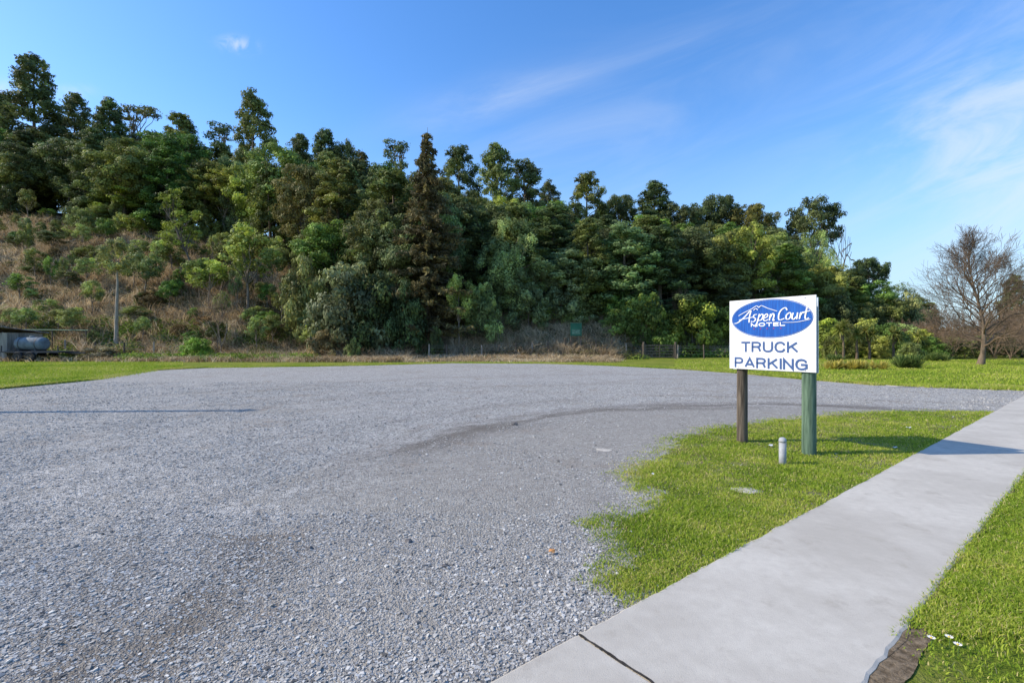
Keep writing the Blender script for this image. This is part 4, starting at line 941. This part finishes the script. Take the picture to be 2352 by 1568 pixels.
def daisy(px,py,label):
    x,y=G(px,py+14); o=thing('daisy_flower',label,'flower',(x,y,0))
    MB().cyl((0,0,0),(.004,0,.055),.0015,n=5).build('stem',M['stem'],o)
    vs=[];f=[]
    for i in range(14):
        a=2*math.pi*i/14; b=a+.16;c=a-.16; k=len(vs)
        vs+=[(0,0,.056),(.015*math.cos(b),.015*math.sin(b),.060),(.019*math.cos(a),.019*math.sin(a),.063),(.015*math.cos(c),.015*math.sin(c),.060)]; f.append((k,k+1,k+2,k+3))
    MB().add(vs,f).build('petals',M['petal'],o)
    MB().lathe([(.006,.057),(.005,.061),(.001,.063)],(0,0,0),10).build('flower_centre',M['yolk'],o)
daisy(2139,1476,'leftmost white daisy in the grass at the bottom right')
daisy(2180,1474,'middle white daisy in the grass at the bottom right')
daisy(2200,1492,'lowest white daisy in the grass at the bottom right')

# ---------------------------------------------------------------- light, sky, camera
el=math.radians(35); AZ=math.radians(3)
sl=bpy.data.lights.new('sun','SUN'); sl.energy=5.0; sl.angle=math.radians(.5); sl.color=(1,.91,.76)
so=bpy.data.objects.new('sun',sl); col.objects.link(so); so.rotation_euler=(0,-(math.pi/2-el),AZ)
w=bpy.data.worlds.new('World'); bpy.context.scene.world=w; w.use_nodes=True; t=w.node_tree; t.nodes.clear()
sky=nd(t,'ShaderNodeTexSky',sky_type='NISHITA'); sky.sun_disc=False; sky.sun_elevation=el; sky.sun_rotation=math.radians(270)-AZ; sky.air_density=1.1; sky.dust_density=.5; sky.ozone_density=3.0
hs=nd(t,'ShaderNodeHueSaturation',{'Hue':.507,'Saturation':1.27,'Value':1.78,'Color':sky.outputs[0]}).outputs[0]
g=nd(t,'ShaderNodeTexCoord').outputs['Generated']; s=nd(t,'ShaderNodeSeparateXYZ',{0:g})
hs=mx(t,ma(t,'MULTIPLY',ma(t,'SUBTRACT',1.0,mr(t,s.outputs[2],.0,.42)),.8),hs,(2.8,4.2,5.8))
yy=ma(t,'MAXIMUM',s.outputs[1],.05); u=ma(t,'DIVIDE',s.outputs[0],yy); vv=ma(t,'DIVIDE',s.outputs[2],yy)
def rot(a):
    ca,sa=math.cos(a),math.sin(a)
    return ma(t,'ADD',ma(t,'MULTIPLY',u,ca),ma(t,'MULTIPLY',vv,sa)),ma(t,'SUBTRACT',ma(t,'MULTIPLY',vv,ca),ma(t,'MULTIPLY',u,sa))
def cloud(a,su,sv,lo,hi,seed):
    ru,rv=rot(a); vec=nd(t,'ShaderNodeCombineXYZ',{0:ma(t,'MULTIPLY',ru,su),1:ma(t,'MULTIPLY',rv,sv),2:seed}).outputs[0]
    return mr(t,noi(t,vec,1.0,8,.62,.8),lo,hi)
def gau(cu,cv,ru_,rv_,a):
    ca,sa=math.cos(a),math.sin(a); du=ma(t,'SUBTRACT',u,cu);dv=ma(t,'SUBTRACT',vv,cv)
    p=ma(t,'DIVIDE',ma(t,'ADD',ma(t,'MULTIPLY',du,ca),ma(t,'MULTIPLY',dv,sa)),ru_); q=ma(t,'DIVIDE',ma(t,'SUBTRACT',ma(t,'MULTIPLY',dv,ca),ma(t,'MULTIPLY',du,sa)),rv_)
    return ma(t,'EXPONENT',ma(t,'MULTIPLY',ma(t,'ADD',ma(t,'MULTIPLY',p,p),ma(t,'MULTIPLY',q,q)),-1.0))
def uv(px,py): return (px-CX)/F,(HY-py)/F
A1=math.radians(22)
c1=ma(t,'MULTIPLY',cloud(A1,1.6,8,.30,.72,1.),gau(*uv(2330,330),.34,.27,A1))
c2=ma(t,'MULTIPLY',cloud(math.radians(14),2.5,9,.25,.8,4.),gau(*uv(1150,228),.19,.04,math.radians(15)))
c3=ma(t,'MULTIPLY',cloud(.2,22,26,.42,.62,2.),gau(*uv(545,103),.032,.014,-.15))
c4_=ma(t,'MULTIPLY',cloud(A1,1.3,6,.34,.80,7.),gau(*uv(1400,300),.45,.16,math.radians(25)))
c5=ma(t,'MULTIPLY',cloud(.1,5,9,.3,.6,9.),gau(*uv(165,212),.04,.012,0.))
c6=ma(t,'MULTIPLY',cloud(.1,5,9,.3,.6,3.),gau(*uv(5,210),.025,.02,0.))
tot=ma(t,'ADD',ma(t,'ADD',ma(t,'MULTIPLY',c1,.66),ma(t,'MULTIPLY',c2,.32)),ma(t,'ADD',ma(t,'MULTIPLY',c3,.5),ma(t,'ADD',ma(t,'MULTIPLY',c4_,.28),ma(t,'MULTIPLY',ma(t,'ADD',c5,c6),.5))),clamp=True)
skc=mx(t,tot,hs,(5.6,6.1,6.8))
bg=nd(t,'ShaderNodeBackground',{0:skc,1:.15}).outputs[0]
wo=t.nodes.new('ShaderNodeOutputWorld'); t.links.new(bg,wo.inputs[0])
cam=bpy.data.cameras.new('camera'); cam.lens=17; cam.sensor_width=36; cam.clip_end=6000; cam.clip_start=.05
co=bpy.data.objects.new('camera',cam); col.objects.link(co); co.location=(0,0,H); co.rotation_euler=(math.pi/2,0,0); bpy.context.scene.camera=co
sc_=bpy.context.scene; sc_.view_settings.view_transform='Standard'; sc_.view_settings.look='None'; sc_.view_settings.exposure=0
print('placed',cnt)
